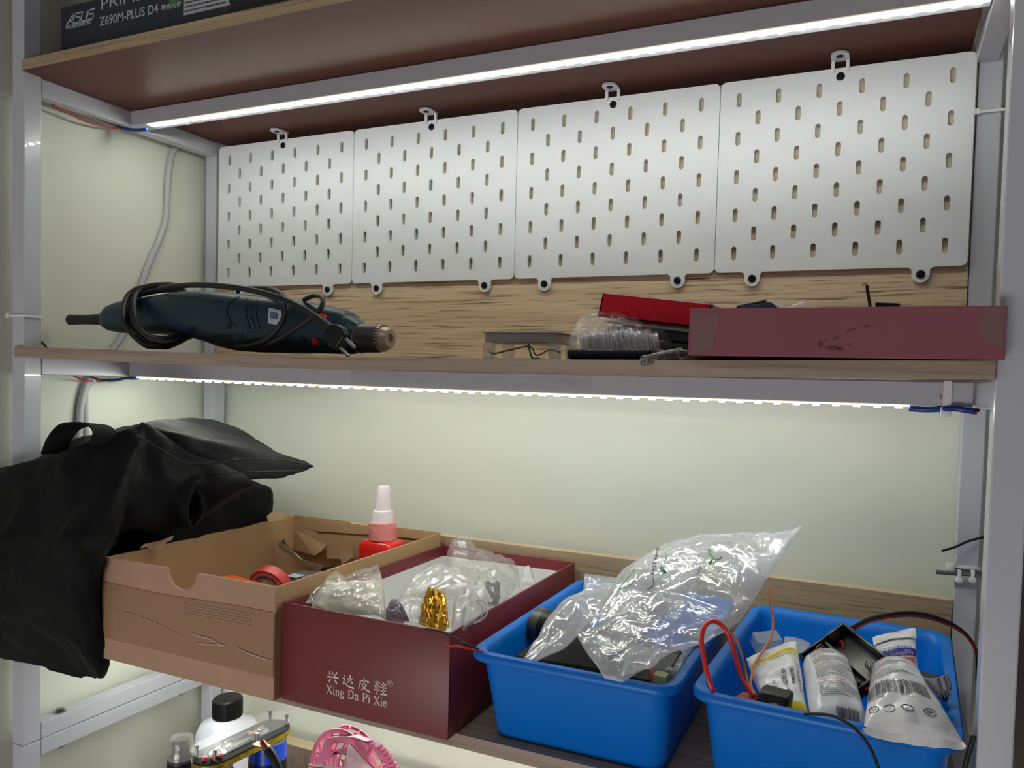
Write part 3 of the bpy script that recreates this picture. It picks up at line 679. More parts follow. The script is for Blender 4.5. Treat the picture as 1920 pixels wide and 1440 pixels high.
build('brown_wire', MB().tube(curve([(545, -178, z0+8), (555, -184, z0+5), (575, -186, z0+9), (592, -184, z0+12), (600, -186, z0+4), (612, -184, z0+9), (622, -182, z0+7)], 6), .7, 6), mat('brown_wire', rgb(92, 60, 50), .5), t, smooth='all')
build('green_wire', MB().tube(curve([(592, -187, z0+14), (594, -187, z0+6), (597, -187, z0+1), (603, -187, z0+1)], 6), .9, 6), mat('green_wire', rgb(46, 84, 62), .5), t, smooth='all')
# ---- teal strip, springs
YS = -246
t = thing('teal_strip', 'thin teal plastic strip lying under the long dark spring', 'strip', (668, -238, zs(668, -250)))
build('strip_body', MB().box(656, 690, -240, -226, zs(668, -250)+.1, zs(668, -250)+5, b=.5), mat('teal_plastic', rgb(24, 84, 106), .4), t)
zf = lambda x: zs(x, -250)
def spring(label, a, b, R, turns, r=.5, g='coil springs beside the maroon tray'):
    mb = MB(); helix(mb, a, b, R, turns, r); o = build('coil_spring', mb, SPRING, None, smooth='all', label=label, cat='spring', group=g); return o
spring('long dark close-wound spring lying along the front edge of the middle shelf', (659, -250, zf(659)+4.6), (726, -249, zf(726)+4.6), 3.7, 62, .6).data.materials[0] = mat('blackened_spring_steel', rgb(62, 63, 66), .4, metal=.9)
spring('short spring jutting forward over the shelf edge, loose coils at its end', at(1205, 677, -274), at(1276, 661, -232), 3.5, 22, .5)
for i, (u, l) in enumerate(((1238, 'spring seen end-on, nearest the jutting one'), (1262, 'spring seen end-on, second of three by the maroon tray'), (1279, 'spring seen end-on, touching the maroon tray corner'))):
    p = at(u, 665, -243-i*2); spring(l, (p.x, -244-i*2, zf(p.x)+4.6), (p.x+3 if i < 2 else p.x, -170, zf(p.x)+4.6), 3.5, 30, .45)
# ---- clear bag of white ties
t = thing('clear_bag', 'crumpled clear bag of white ties under the red foil box', 'bag', (680, -195, zs(680, -200)))
zb = zs(680, -200)
mb = MB(); P = []
for k in range(46):
    u = 1092+k*3.2; random.seed(k); h = 46*math.sin(PI*min(1, (k+6)/62))**.6
    a = at(u, 656, -206+random.uniform(-4, 6)); b = at(u+random.uniform(-9, 3), 656-h+random.uniform(-2, 3), -190+random.uniform(-6, 8)); c = at(u-4, 640-h*.3, -214+random.uniform(-3, 3))
    mb.tube(curve([a, c, b], 5), 1.15, 6)
build('white_ties', mb, mat('white_nylon_ties', rgb(238, 238, 244), .35), t, smooth='all', kind='stuff')
mb = MB(); pillow(mb, p3((1066, 645, -205), (1085, 660, -215), (1160, 661, -222), (1235, 660, -215), (1262, 648, -205)), p3((1078, 618, -185), (1100, 603, -180), (1140, 596, -180), (1200, 606, -182), (1256, 632, -185)), 16, 12, amp=5, sc=.07, crease=5, nu=50, nv=34, seed=3)
build('film', mb, FILM, t, smooth='all', fix=False)
# ---- black pouch and red foil box
d = Vector((1, 0, -.115)).normalized(); up = Vector((.115, 0, 1)).normalized()
t = thing('black_case', 'flat black case wedged under the red foil box, its thin grey lip up', 'case', (720, -160, zs(720)))
mb = MB(); mb.box(686, 759, -196, -120, zs(720)+.3, zs(720)+17, b=2); build('case_body', mb, mat('dark_case', rgb(26, 32, 36), .4), t, smooth=30)
mb = MB(); c = at(1134, 597, -202); M = frame(c+Vector((0, 0, -2.2)), d, (0, 1, 0)); mb.box(2, 92, 0, 76, -1, .8, M); mb.cur = 1; mb.box(12, 90, 3, 74, -9, -1, M)
build('tilted_lid', mb, [mat('grey_lid_edge', rgb(150, 150, 150), .35), mat('dark_lid', rgb(36, 42, 46), .4)], t)
t = thing('foil_box', 'open red metallic foil box lying tilted on the clear bag and black case', 'box', tuple(at(1220, 600, -160)))
BL = at(1121, 592.5, -203); TL = at(1130.5, 550, -203); BRp = BL+d*94; dn = (BL-TL)
mb = MB(); W3 = Vector((0, 78, 0)); th = 1.2
def slab(a, ex, ey, n, mbb):    # a thin panel: corner, two edges, thickness vector
    a = Vector(a); vs = [a, a+ex, a+ex+ey, a+ey]; vs += [p+n for p in vs]; mbb.add(vs, [(0, 3, 2, 1), (4, 5, 6, 7), (0, 1, 5, 4), (1, 2, 6, 5), (2, 3, 7, 6), (3, 0, 4, 7)])
U3 = TL-BL; ex = d*94
slab(BL, ex, U3, Vector((0, th, 0)), mb); slab(BL+W3, ex, U3, Vector((0, th, 0)), mb); slab(BL, W3, U3, d*th, mb); slab(BL+ex-d*th, W3, U3, d*th, mb); slab(BL, ex, W3, U3.normalized()*th, mb)
build('box_body', mb, FOIL, t)
mb = MB(); mb.box(0, 94, -.3, 78.6, 0, .7, frame(TL, d, (0, 1, 0)))
rim = MB(); M = frame(TL, d, (0, 1, 0)); 
for x0, x1, y0, y1 in ((-.2, 94.2, -.2, 1.5), (-.2, 94.2, 77.6, 79.5), (-.2, 1.5, 0, 79), (92.5, 94.2, 0, 79)): rim.box(x0, x1, y0, y1, 0, .7, M)
build('silver_rim', rim, mat('silver_card_edge', rgb(196, 190, 192), .35), t)
# ---- long maroon tray
t = thing('tray_box', 'long shallow faded maroon tray box with dark stains, overhanging the shelf front', 'box', (861, -190, -98.5))
x0, x1, y0, y1, zz0, zz1 = 762, 960, -275.5, -110, -97.9, -64.6
mb = MB(); mb.box(x0, x1, y0, y0+2, zz0, zz1, b=.4); mb.box(x0, x1, y1-2, y1, zz0, zz1, b=.4); mb.box(x0, x0+2, y0+2, y1-2, zz0, zz1); mb.box(x1-2, x1, y0+2, y1-2, zz0, zz1); mb.box(x0+2, x1-2, y0+2, y1-2, zz0, zz0+2)
build('tray_body', mb, PINKM, t)
WORN = mat('worn_brown_patch', rgb(122, 88, 88), .55, var=.06, vscale=20)
def blob(poly, Y, n=10, seed=0, th=.15):
    return MB().prism([(p[0], p[1]) for p in poly], th, frame((0, Y, 0), (1, 0, 0), (0, 0, 1)))
def zx(u, v, Y): p = at(u, v, Y); return (p.x, p.z)
for nm, P in (('worn_corner', [(1298, 590), (1320, 588), (1346, 588), (1348, 600), (1344, 615), (1338, 640), (1340, 650), (1318, 660), (1298, 664), (1297, 630)]), ('worn_corner', [(1836, 577), (1860, 576), (1884, 576), (1882, 610), (1879, 655), (1868, 650), (1847, 640), (1834, 622), (1837, 600)])):
    Pw = [zx(u, v, -275.6) for u, v in P]; Pw = [Pw[i] if True else 0 for i in range(len(Pw))]
    q = curve([Vector((a, b, 0)) for a, b in Pw], 4, closed=True); build(nm, blob(q, -275.55), WORN, t)
STAIN = mat('dark_brown_stain', rgb(92, 44, 40), .6)
for cx, cyy, rx, ry in ((1538, 645, 6, 7), (1560, 652, 14, 5), (1575, 655, 8, 4), (1592, 646, 3, 3), (1566, 634, 8, 1.6), (1548, 637, 4, 1.5), (1595, 619, 10, 1.5), (1625, 611, 8, 1.6)):
    random.seed(cx); P = [zx(cx+rx*math.cos(a)*random.uniform(.6, 1.1), cyy-(.25*rx*math.cos(a) if ry < 2 else 0)+ry*math.sin(a)*random.uniform(.6, 1.1), -275.6) for a in [2*PI*i/14 for i in range(14)]][::-1]
    build('stain', blob(P, -275.6), STAIN, t)
t = thing('zip_bag', 'grey-blue serrated pouch poking above the maroon tray, left part', 'bag', (805, -180, -90))
mb = MB(); G, n = pillow(mb, p3((1350, 600, -185), (1465, 600, -175)), p3((1380, 577, -185), (1400, 572, -185), (1432, 565, -182), (1446, 566, -180), (1458, 576, -178)), 2.5, amp=.8); build('pouch', mb, mat('grey_blue_film', rgb(84, 96, 110), .3), t, smooth='all')
mb = MB()
for k in range(16):
    f = k/15; p = at(1383+52*f, 576-11*f, -185).lerp(at(1383+52*f, 576-11*f, -183), f); mb.lathe([(1.2, 0), (.2, 1.6)], frame(p, (1, 0, 0), (0, 1, 0)), 6)
build('serrated_edge', mb, BLACK, t)
t = thing('zip_bag', 'clear folded film corners poking above the maroon tray behind the grey-blue pouch', 'bag', (830, -150, -90))
mb = MB(); pillow(mb, p3((1385, 600, -150), (1520, 600, -150)), p3((1384, 568, -150), (1460, 566, -150), (1476, 576, -150), (1508, 564, -150), (1512, 577, -150)), 2, amp=1.5); build('film', mb, FILM2, t, smooth='all', fix=False)
t = thing('zip_bag', 'bluish crumpled film at the left corner of the maroon tray', 'bag', (772, -180, -90))
mb = MB(); pillow(mb, p3((1322, 600, -190), (1352, 600, -185)), p3((1325, 572, -190), (1336, 570, -190), (1348, 577, -185)), 3, amp=2.5); build('film', mb, mat('grey_blue_clear', rgb(120, 134, 152), .25), t, smooth='all')
wire('bent_wire', p3((1634, 600, -170), (1631, 572, -170), (1627, 548, -170), (1625.5, 535, -170)), 1.25, BLACKR, None, 'black wire end standing up out of the maroon tray', 'wire')
wire('copper_strand', p3((1625.5, 536, -170), (1623, 532, -170), (1619, 533, -170), (1617, 537, -170)), .45, mat('copper', rgb(160, 110, 70), .4, metal=.7), None, 'bare copper strands at the tip of the upright black wire', 'wire')
t, mb = solid_box('black_clip', 'black plastic corner showing above the maroon tray rim, right of the wire', 'clip', at(1642, 600, -165), (18, 0, -1), (0, 20, 0), (-1, 0, 14), BLACK)
build('clip_body', mb, BLACK, t, bevel=.8)
# ================================================================== lower shelf
ZL = -422
# ---- black duffel bag slumped over the left end
t = thing('duffel_bag', 'black fabric duffel bag slumped over the left end of the lower shelf, beside the carton', 'bag', (60, -180, ZL))
mb = MB()
F1 = [(-190, 960), (0, 884), (70, 858), (130, 836), (262, 792), (268, 830), (232, 900), (206, 1000), (196, 1060), (196, 1120)]
hull(mb, p3((-190, 950, -300), (0, 886, -296), (70, 860, -290), (130, 838, -276), (240, 796, -240), (262, 792, -222), (268, 830, -240), (236, 900, -270), (196, 1040, -296), (150, 1040, -318), (0, 1050, -326), (-190, 1080, -320)) + p3((-120, 935, -180), (20, 870, -190), (262, 800, -190), (240, 1000, -180), (60, 1050, -180)))
hull(mb, p3((-200, 1000, -300), (-200, 1130, -296), (-80, 1195, -290), (0, 1236, -284), (80, 1266, -281), (150, 1279, -280), (196, 1281, -278), (206, 1254, -274), (200, 1200, -285), (190, 1060, -296), (140, 1010, -320), (0, 1010, -326), (0, 1120, -322), (120, 1130, -318)) + [Vector((-110, -277, -405)), Vector((140, -277, -440)), Vector((146, -277, -300)), Vector((-110, -277, -300))])
hull(mb, [Vector(p) for p in ((-4, -258, -415), (146, -258, -415), (146, -24, -415), (2, -24, -415), (0, -230, -266), (10, -30, -268), (60, -230, -250), (90, -210, -256))] + [Vector((96+48*math.cos(a), y, -312+48*math.sin(a))) for a in (0, .3, .6, .9, 1.2, 1.57) for y in (-26, -190)])
hull(mb, p3((258, 794, -226), (275, 800, -214), (300, 812, -205), (345, 883, -188), (440, 900, -165), (480, 906, -150), (440, 940, -140), (300, 1010, -224), (206, 1000, -270), (225, 900, -262), (350, 830, -120), (420, 850, -80)))
o = build('bag_body', mb, BAGM, t); soften(o, 5, 7, disp=11, dscale=.05, crease=5)
mb = MB()
hull(mb, p3((258, 792, -226), (300, 826, -212), (340, 880, -188), (400, 898, -175), (480, 905, -150), (540, 899, -122), (584, 884, -98), (591, 876, -92), (588, 868, -90), (520, 850, -92), (470, 832, -84), (380, 830, -110), (300, 810, -190)))
hull(mb, p3((256, 788, -228), (262, 810, -228), (300, 800, -180), (330, 792, -130), (355, 780, -100), (400, 785, -72), (450, 803, -60), (505, 832, -60), (528, 856, -80), (420, 850, -130), (320, 850, -200), (330, 868, -150), (430, 880, -120)))
o = build('zip_flap', mb, BAGM, t, label='stiff folded zip flap pointing right'); soften(o, 3, 14, disp=6, dscale=.05, crease=0)
mb = MB()
ribbon(mb, curve(p3((100, 850, -262), (112, 822, -262), (132, 800, -262), (160, 795, -262), (184, 798, -262), (196, 812, -262), (190, 832, -262)), 6), [(0, -1, .15)], 26, 2)
build('carry_loop', mb, WEB, t)
mb = MB()
ribbon(mb, curve(p3((366, 892, -202), (352, 912, -212), (343, 945, -216), (344, 970, -213), (350, 990, -211)), 6), [(1, -.25, -.1)], 24, 1.6)
ribbon(mb, curve(p3((354, 992, -211), (366, 980, -206), (379, 957, -199), (375, 925, -202)), 6), [(1, -.5, .2)], 16, 1.6)
build('webbing_strap', mb, WEB, t)
mb = MB(); mb.tube(curve(p3((262, 820, -236), (300, 842, -224), (350, 868, -203), (400, 869, -190), (450, 861, -168), (520, 862, -132), (560, 868, -112), (588, 874, -97)), 8), 1.0, 6)
mb.tube(curve(p3((280, 850, -226), (320, 876, -206), (380, 888, -190), (450, 886, -172), (520, 884, -140), (570, 882, -110)), 8), 1.0, 6)
build('zip_seam', mb, mat('black_seam', rgb(12, 12, 13), .8), t, smooth='all')
mb = MB(); mb.tube(curve(p3((268, 792, -224), (262, 815, -232), (256, 845, -244)), 6), .9, 6); build('side_seam', mb, WEB, t)
# ---- cardboard carton
cx0, cx1, cy0, cy1, ct = 155.5, 388, -284, -4, -315.5
t = thing('cardboard_box', 'open brown corrugated carton with a thumb notch and packing tape across its front', 'box', (272, -144, ZL))
def wall_y(mb, y, th, x0, x1, z0, z1, notch=None, r=13, jag=0, seed=0):
    P = [(x0, z0), (x1, z0), (x1, z1)]
    if notch: P += [(notch+r+2.5, z1)]+[(notch+r*math.cos(a), z1-r*math.sin(a)*.92-1) for a in [PI*i/14 for i in range(15)]]+[(notch-r-2.5, z1)]
    P += [(x0, z1)]
    mb.prism(P, th, frame((0, y+th, 0), (1, 0, 0), (0, 0, 1)))
mb = MB(); mb.cur = 0
wall_y(mb, cy0, 3.2, cx0, cx1, ZL+.4, ct, notch=269.5, r=20)
mb.cur = 1
wall_y(mb, cy1-3, 3, cx0, cx1, ZL+.4, ct, notch=264, r=15)
mb.box(cx0+3, cx1-3, cy0+3, cy1-3, ZL+.4, ZL+3)
# left wall with a torn upper edge; right wall plain
def wall_x(mb, x, th, y0, y1, z0, z1, torn=0, seed=1):
    n = 60; P = [(y0, z0), (y1, z0)]+[(y1+(y0-y1)*i/n, z1+(torn*nz((i*.9, seed, 0), .5)-torn*.5 if torn else 0)) for i in range(n+1)]
    mb.prism(P, th, frame((x, 0, 0), (0, 1, 0), (0, 0, 1)))
wall_x(mb, cx0, 2.6, cy0+3, cy1-3, ZL+.4, ct, 1.6); wall_x(mb, cx1-2.6, 2.6, cy0+3, cy1-3, ZL+.4, ct-.5, .7, 4)
body = build('carton', mb, [CARD, CARDI], t)
mb = MB().prism([(cx0-3.5, ZL+3.2), (cx0+4, ZL+.4), (cx0+4, ZL+7), (cx0, ZL+8)], 3, frame((0, cy0+3, 0), (1, 0, 0), (0, 0, 1)))
build('bent_corner', mb, CARD, t)
for P in ([(262, 1028), (270, 1020), (300, 1014), (325, 1004), (322, 1012), (308, 1018), (304, 1028), (290, 1034), (281, 1032), (276, 1026)], [(500, 968), (508, 961), (522, 959), (530, 963), (543, 961), (545, 968), (530, 975), (502, 980)]):
    Q = [atx(u, v, cx0+3.1) for u, v in P]; build('torn_paper', MB().prism([(q.y, q.z) for q in Q][::-1] if False else [(q.y, q.z) for q in Q], .8, frame((cx0+2.9, 0, 0), (0, 1, 0), (0, 0, 1))), mat('torn_liner', rgb(196, 168, 134), .8), t)
mb = MB(); x0 = cx0+.6                         # tape over the front
G = []
for i in range(40):
    x = x0+(cx1-x0-.4)*i/39; zt = ct-25+(-1.5*math.sin(i*.13)); zb = ct-84
    G.append([(x, cy0-.5-abs(nz((x*1.0, 0, z*6), .08))*.5, z) for z in [zb+(zt-zb)*j/16 for j in range(17)]])
mb.grid(G)
tp = build('packing_tape', mb, TAPE, t, smooth='all', fix=False, label='glossy brown tape band')
mb = MB()
for P in ([(355, 1184), (368, 1191), (386, 1196), (398, 1200), (412, 1208), (424, 1210)], [(368, 1205), (385, 1208), (405, 1209), (420, 1211)], [(442, 1212), (460, 1222), (480, 1230), (498, 1236), (510, 1238)], [(200, 1140), (250, 1152), (300, 1172), (350, 1197)]):
    wd = .9 if P[0][0] != 200 else .3
    mb.tube(curve([at(u, v, cy0-1.1) for u, v in P], 6), [wd*(.3+.7*math.sin(PI*k/((len(P)-1)*6))) for k in range((len(P)-1)*6+1)], 6)
for k in range(5): mb.tube(curve([at(345, 1130+k*5.0, cy0-1.0), at(400, 1139+k*5.2, cy0-1.0), at(470, 1151+k*5.6, cy0-1.0)], 6), .25, 5)
build('tape_crease', mb, mat('tape_glint', rgb(206, 182, 162), .15, coat=1), tp, smooth='all')
mb = MB()                         # inner folded flaps at the back end
def quadp(P, th=1.6):
    a, b, c, d = P; n = (b-a).cross(d-a).normalized()*th; vs = [a, b, c, d]+[p+n for p in (a, b, c, d)]
    mb.add(vs, [(0, 3, 2, 1), (4, 5, 6, 7), (0, 1, 5, 4), (1, 2, 6, 5), (2, 3, 7, 6), (3, 0, 4, 7)])
quadp(p3((548, 990, -9), (590, 996, -12), (612, 1022, -16), (600, 1035, -22))); quadp(p3((548, 990, -9), (600, 1035, -22), (590, 1042, -24), (548, 1030, -12)))
quadp(p3((612, 1022, -12), (640, 1023, -14), (642, 1048, -16), (612, 1048, -14))); quadp(p3((636, 1026, -16), (661, 1020, -18), (662, 1045, -20), (640, 1060, -22)))
quadp(p3((547, 968, -8), (812, 1001, -8), (808, 1012, -9), (547, 992, -9)), .8)
build('inner_flap', mb, CARDI, t)
# contents of the carton
ORG_ = mat('orange_plastic_case', rgb(226, 84, 48), .35); ORL = mat('orange_rim', rgb(250, 96, 20), .3)
def zbox(p): return p
t = thing('orange_case', 'orange flat plastic case lying near the front of the carton', 'case', (330, -225, ZL+3))
c = at(432, 1078, -215); c2 = at(548, 1096, -235); zt = c.z
mb = MB(); d = Vector((c2.x-c.x, c2.y-c.y, 0)); d = d.normalized(); M = frame((c.x, c.y, zt-22), d, Vector((-d.y, d.x, 0))); Ln = (Vector((c2.x-c.x, c2.y-c.y, 0))).length
Ln = min(Ln, 80); mb.box(0, Ln, -40, 2, -52, 19, M, b=2); build('case_body', mb, ORG_, t, smooth=30)
mb = MB(); mb.box(-1, Ln+1, -41, 3, 19, 22, M, b=1); build('lid_rim', mb, ORL, t, smooth=30)
mb = MB(); mb.box(4, Ln-4, -26, 26, -80+22, -.2, M); t2 = thing('carton_filler_box', 'brown inner carton holding up the orange case', 'box', (330, -225, ZL+3.2)) if False else None
t = thing('tape_roll', 'roll of red-edged tape standing behind the orange case in the carton', 'tape', tuple(at(505, 1105, -190)))
cc = at(508, 1099, -182); M = frame(cc, (1, .15, 0), (0, -.35, 1)); R_ = 23
mb = MB(); n = 36; rings_ = []
for r, z in ((R_-6, -6), (R_, -6), (R_, 6), (R_-6, 6), (R_-6, -6)): rings_.append([(r*math.cos(2*PI*i/n), r*math.sin(2*PI*i/n), z) for i in range(n)])
mb.rings(rings_, False, False, M); build('tape_winding', mb, mat('red_tape', rgb(196, 52, 50), .4), t, smooth=40)
mb = MB(); rings_ = []
for r, z in ((R_-12, -5.6), (R_-3, -6.3), (R_-3, 6.3), (R_-12, 5.6), (R_-12, -5.6)): rings_.append([(r*math.cos(2*PI*i/n), r*math.sin(2*PI*i/n), z) for i in range(n)])
mb.rings(rings_, False, False, M); build('cardboard_core', mb, mat('printed_tan_core', rgb(186, 168, 146), .6), t, smooth=40)
mb = MB()
for i in range(9): mb.box(-.9, .9, 13.5, 17.5, 6.3, 6.7, M @ Matrix.Rotation(math.radians(-50+i*12), 4, 'Z'))
build('core_print', mb, mat('navy_print', rgb(70, 76, 110), .5), t, kind='stuff')
t, mb = solid_box('parts_case', 'smoky clear plastic parts case with a white label behind the tape roll', 'case', at(528, 1085, -150)-Vector((0, 0, 60)), (42, 6, 0), (-8, 42, 0), (0, 0, 60), BLACK)
build('case_body', mb, mat('smoky_plastic', rgb(72, 74, 86), .15, coat=.5), t, bevel=1)
mb = MB(); q = at(540, 1078, -140); mb.box(q.x, q.x+16, q.y-4, q.y+9, q.z-1.0, q.z-.2); build('label', mb, mat('white_blue_label', rgb(176, 184, 206), .4), t)
t = thing('pliers', 'chromed curved handle of a tool leaning in the back left corner of the carton', 'tool', tuple(at(570, 1050, -70)))
CHR = mat('chromed_steel', rgb(190, 190, 200), .18, metal=1)
mb = MB(); P = curve(p3((524, 1020, -50), (536, 1030, -56), (552, 1042, -66), (566, 1054, -74), (585, 1060, -80), (608, 1068, -86)), 6); ribbon(mb, P, [(.2, 0, 1)], 7, 2.4); build('handle', mb, CHR, t, smooth=30)
mb = MB(); P = curve(p3((530, 1015, -40), (540, 1030, -48), (556, 1042, -58), (566, 1050, -66)), 6); ribbon(mb, P, [(.2, 0, 1)], 6, 2); build('handle', mb, mat('dark_chrome', rgb(90, 88, 96), .25, metal=1), t, smooth=30)
mb = MB(); mb.tube(p3((608, 1068, -86), (618, 1068, -90), (624, 1066, -92)), 4, 12); build('pivot', mb, BLACK, t, smooth=30)
# the red bottle
t = thing('glue_bottle', 'bright red bottle with pink ribbed collar and white nozzle standing in the carton', 'bottle', tuple(at(716, 1120, -45)))
YB = -45; k = (at(740, 1000, YB)-at(720, 1000, YB)).length/20
cb = at(718, 1015, YB)
def zpx(v): return at(718, v, YB).z-cb.z
REDB = mat('red_bottle_plastic', rgb(226, 34, 26), .25, coat=.3)
M = Matrix.Translation(cb)
mb = MB(); bw = 31*k
def rrc(w, d, r, z): return [M @ Vector((a, b, z)) for a, b in arc(w-r, d-r, r, 0, 90, 6)+arc(-w+r, d-r, r, 90, 180, 6)+arc(-w+r, -d+r, r, 180, 270, 6)+arc(w-r, -d+r, r, 270, 360, 6)]
mb.rings([rrc(bw, bw*.75, 6, zpx(1140)), rrc(bw, bw*.75, 6, zpx(1030)), rrc(bw*.99, bw*.74, 6, zpx(1022)), rrc(bw*.93, bw*.70, 6, zpx(1016)), rrc(bw*.78, bw*.6, 6, zpx(1011.5)), rrc(bw*.45, bw*.45, 6, zpx(1010))])
build('bottle_body', mb, REDB, t, smooth=50)
CLP = mat('pink_translucent_plastic', rgb(236, 150, 150), .3)
mb = MB(); mb.lathe([(14*k, zpx(1011)), (21.5*k, zpx(1010)), (21.5*k, zpx(1004)), (20*k, zpx(984)), (20*k, zpx(979)), (16*k, zpx(978))], M, 40)
for i in range(28): mb.box(20.2*k, 21.6*k, -.5, .5, zpx(1008), zpx(988), M @ Matrix.Rotation(2*PI*i/28, 4, 'Z'))
build('ribbed_collar', mb, CLP, t, smooth=30)
WP = mat('white_nozzle_plastic', rgb(242, 230, 234), .35)
mb = MB(); mb.lathe([(16.5*k, zpx(980)), (16*k, zpx(962)), (15*k, zpx(957)), (11.5*k, zpx(956)), (10.5*k, zpx(935)), (9.5*k, zpx(914)), (8.5*k, zpx(911)), (4*k, zpx(910))], M, 36)
build('nozzle_cap', mb, WP, t, smooth=35)
# ---- maroon shoe box
sx0, sx1, sy0, sy1, sz = 390.5, 570, -276.5, -2, -331
t = thing('shoe_box', 'open maroon shoe box with white lettering on its front, between carton and blue bin', 'box', (480, -139, ZL))
mb = MB()
mb.box(sx0, sx1, sy0, sy0+2.4, ZL+.3, sz, b=.5); mb.box(sx0, sx1, sy1-2.4, sy1, ZL+.3, sz, b=.5); mb.box(sx0, sx0+2.4, sy0+2.2, sy1-2.2, ZL+.3, sz, b=.5); mb.box(sx1-2.4, sx1, sy0+2.2, sy1-2.2, ZL+.3, sz, b=.5)
mb.box(sx0+2, sx1-2, sy0+2, sy1-2, ZL+.3, ZL+2)
build('box_body', mb, MAROON, t, smooth=30)
mb = MB(); e = 2.6
for (a, b, c, d) in ((sx0+e, sx1-e, sy0+e, sy0+e+.8), (sx0+e, sx1-e, sy1-e-.8, sy1-e), (sx0+e, sx0+e+.8, sy0+e, sy1-e), (sx1-e-.8, sx1-e, sy0+e, sy1-e)): mb.box(a, b, c, d, ZL+2.2, sz-13)
mb.box(sx0+e, sx1-e, sy0+e, sy1-e, ZL+2.2, ZL+3)
mb.box(sx0+60, sx1-8, sy1-e-1.6, sy1-e-.9, sz-32, sz-12)
build('white_lining', mb, PAPERW, t)
FR = lambda u, v: frame(at(u, v, sy0-.1), (1, 0, 0), (0, 0, 1))
# brush characters and roman line as stroke work
mb = MB()
c0 = at(613, 1280, sy0-.25)
def brush(mb, strokes, ox, oz, sc, M, sy=None):
    sy = sy or sc
    for P, w in strokes:
        Q = curve([Vector((ox+x*sc, oz+y*sy, 0)) for x, y in P], 5) if len(P) > 2 else resamp([Vector((ox+x*sc, oz+y*sy, 0)) for x, y in P], 6)
        K = len(Q); L = []; Rr = []
        ws = w if isinstance(w, (list, tuple)) else (w, w)
        for i, p in enumerate(Q):
            d_ = (Q[min(i+1, K-1)]-Q[max(i-1, 0)]).normalized(); n_ = Vector((-d_.y, d_.x, 0)); f = i/(K-1); ww = (ws[0]+(ws[-1]-ws[0])*f if len(ws) == 2 else (ws[0]+(ws[1]-ws[0])*f*2 if f < .5 else ws[1]+(ws[2]-ws[1])*(f*2-1)))*sc/2
            L.append(p+n_*ww); Rr.append(p-n_*ww)
        mb.grid([[M @ a, M @ b] for a, b in zip(L, Rr)])
M0 = frame(c0, (1, 0, 0), (0, 0, 1))
XING = [([(18, 92), (26, 66)], (6, 13)), ([(42, 96), (48, 72)], (6, 13)), ([(82, 98), (72, 74), (48, 50)], (12, 9, 3)), ([(2, 46), (40, 52), (98, 54)], (12, 8, 13)), ([(30, 38), (22, 18), (10, 6)], (10, 9, 3)), ([(62, 36), (74, 24), (84, 8)], (6, 12, 12))]
DA = [([(10, 90), (20, 80)], (6, 12)), ([(2, 62), (18, 62), (12, 42), (10, 30), (22, 34)], (8, 9, 7)), ([(40, 66), (62, 68), (84, 74)], (9, 7, 10)), ([(64, 100), (62, 74), (52, 48), (34, 32)], (10, 9, 3)), ([(64, 62), (74, 46), (86, 38)], (4, 10, 13)), ([(2, 20), (22, 26), (50, 10), (98, 4)], (10, 8, 13))]
PI_ = [([(16, 76), (50, 76), (84, 80), (76, 64)], (7, 8, 8)), ([(18, 78), (16, 48), (2, 8)], (9, 9, 3)), ([(48, 100), (50, 78), (48, 54)], (9, 8, 8)), ([(26, 50), (56, 54), (66, 50), (50, 24), (24, 6)], (7, 9, 3)), ([(34, 42), (56, 20), (96, 4)], (5, 8, 14))]
XIE = [([(2, 88), (46, 90)], (6, 7)), ([(14, 100), (14, 78)], (7, 6)), ([(34, 100), (34, 78)], (7, 6)), ([(10, 78), (38, 78)], (6, 6)), ([(6, 66), (6, 48)], (6, 6)), ([(6, 64), (42, 66), (40, 48)], (6, 6)), ([(6, 50), (40, 50)], (5, 5)), ([(0, 32), (48, 36)], (8, 7)), ([(24, 78), (24, 0)], (7, 9)), ([(56, 80), (94, 84)], (7, 9)), ([(74, 98), (74, 58)], (9, 8)), ([(54, 58), (98, 62)], (7, 9)), ([(58, 34), (92, 38)], (7, 9)), ([(75, 52), (75, 10)], (9, 8)), ([(50, 8), (100, 12)], (9, 12))]
cw = 13.2/100
for i, ch in enumerate((XING, DA, PI_, XIE)): brush(mb, ch, i*17.2, 0, cw, M0, .118)
for o_, in (): pass
brush(mb, [([(6, 0), (4.2, 4.2), (0, 6), (-4.2, 4.2), (-6, 0), (-4.2, -4.2), (0, -6), (4.2, -4.2), (6, 0)], .9), ([(-2, -3), (-2, 3.4)], .8), ([(-2, 3.2), (1.6, 3), (2.2, 1.4), (1.4, 0), (-2, 0)], .8), ([(.4, 0), (2.6, -3)], .8)], 68.3, 12.4, .45, M0)
build('chinese_lettering', mb, WTXT, t, fix=False)
mb = MB()
def serif(x, y, w, wt=.9): return ([(x-w/2, y), (x+w/2, y)], wt)
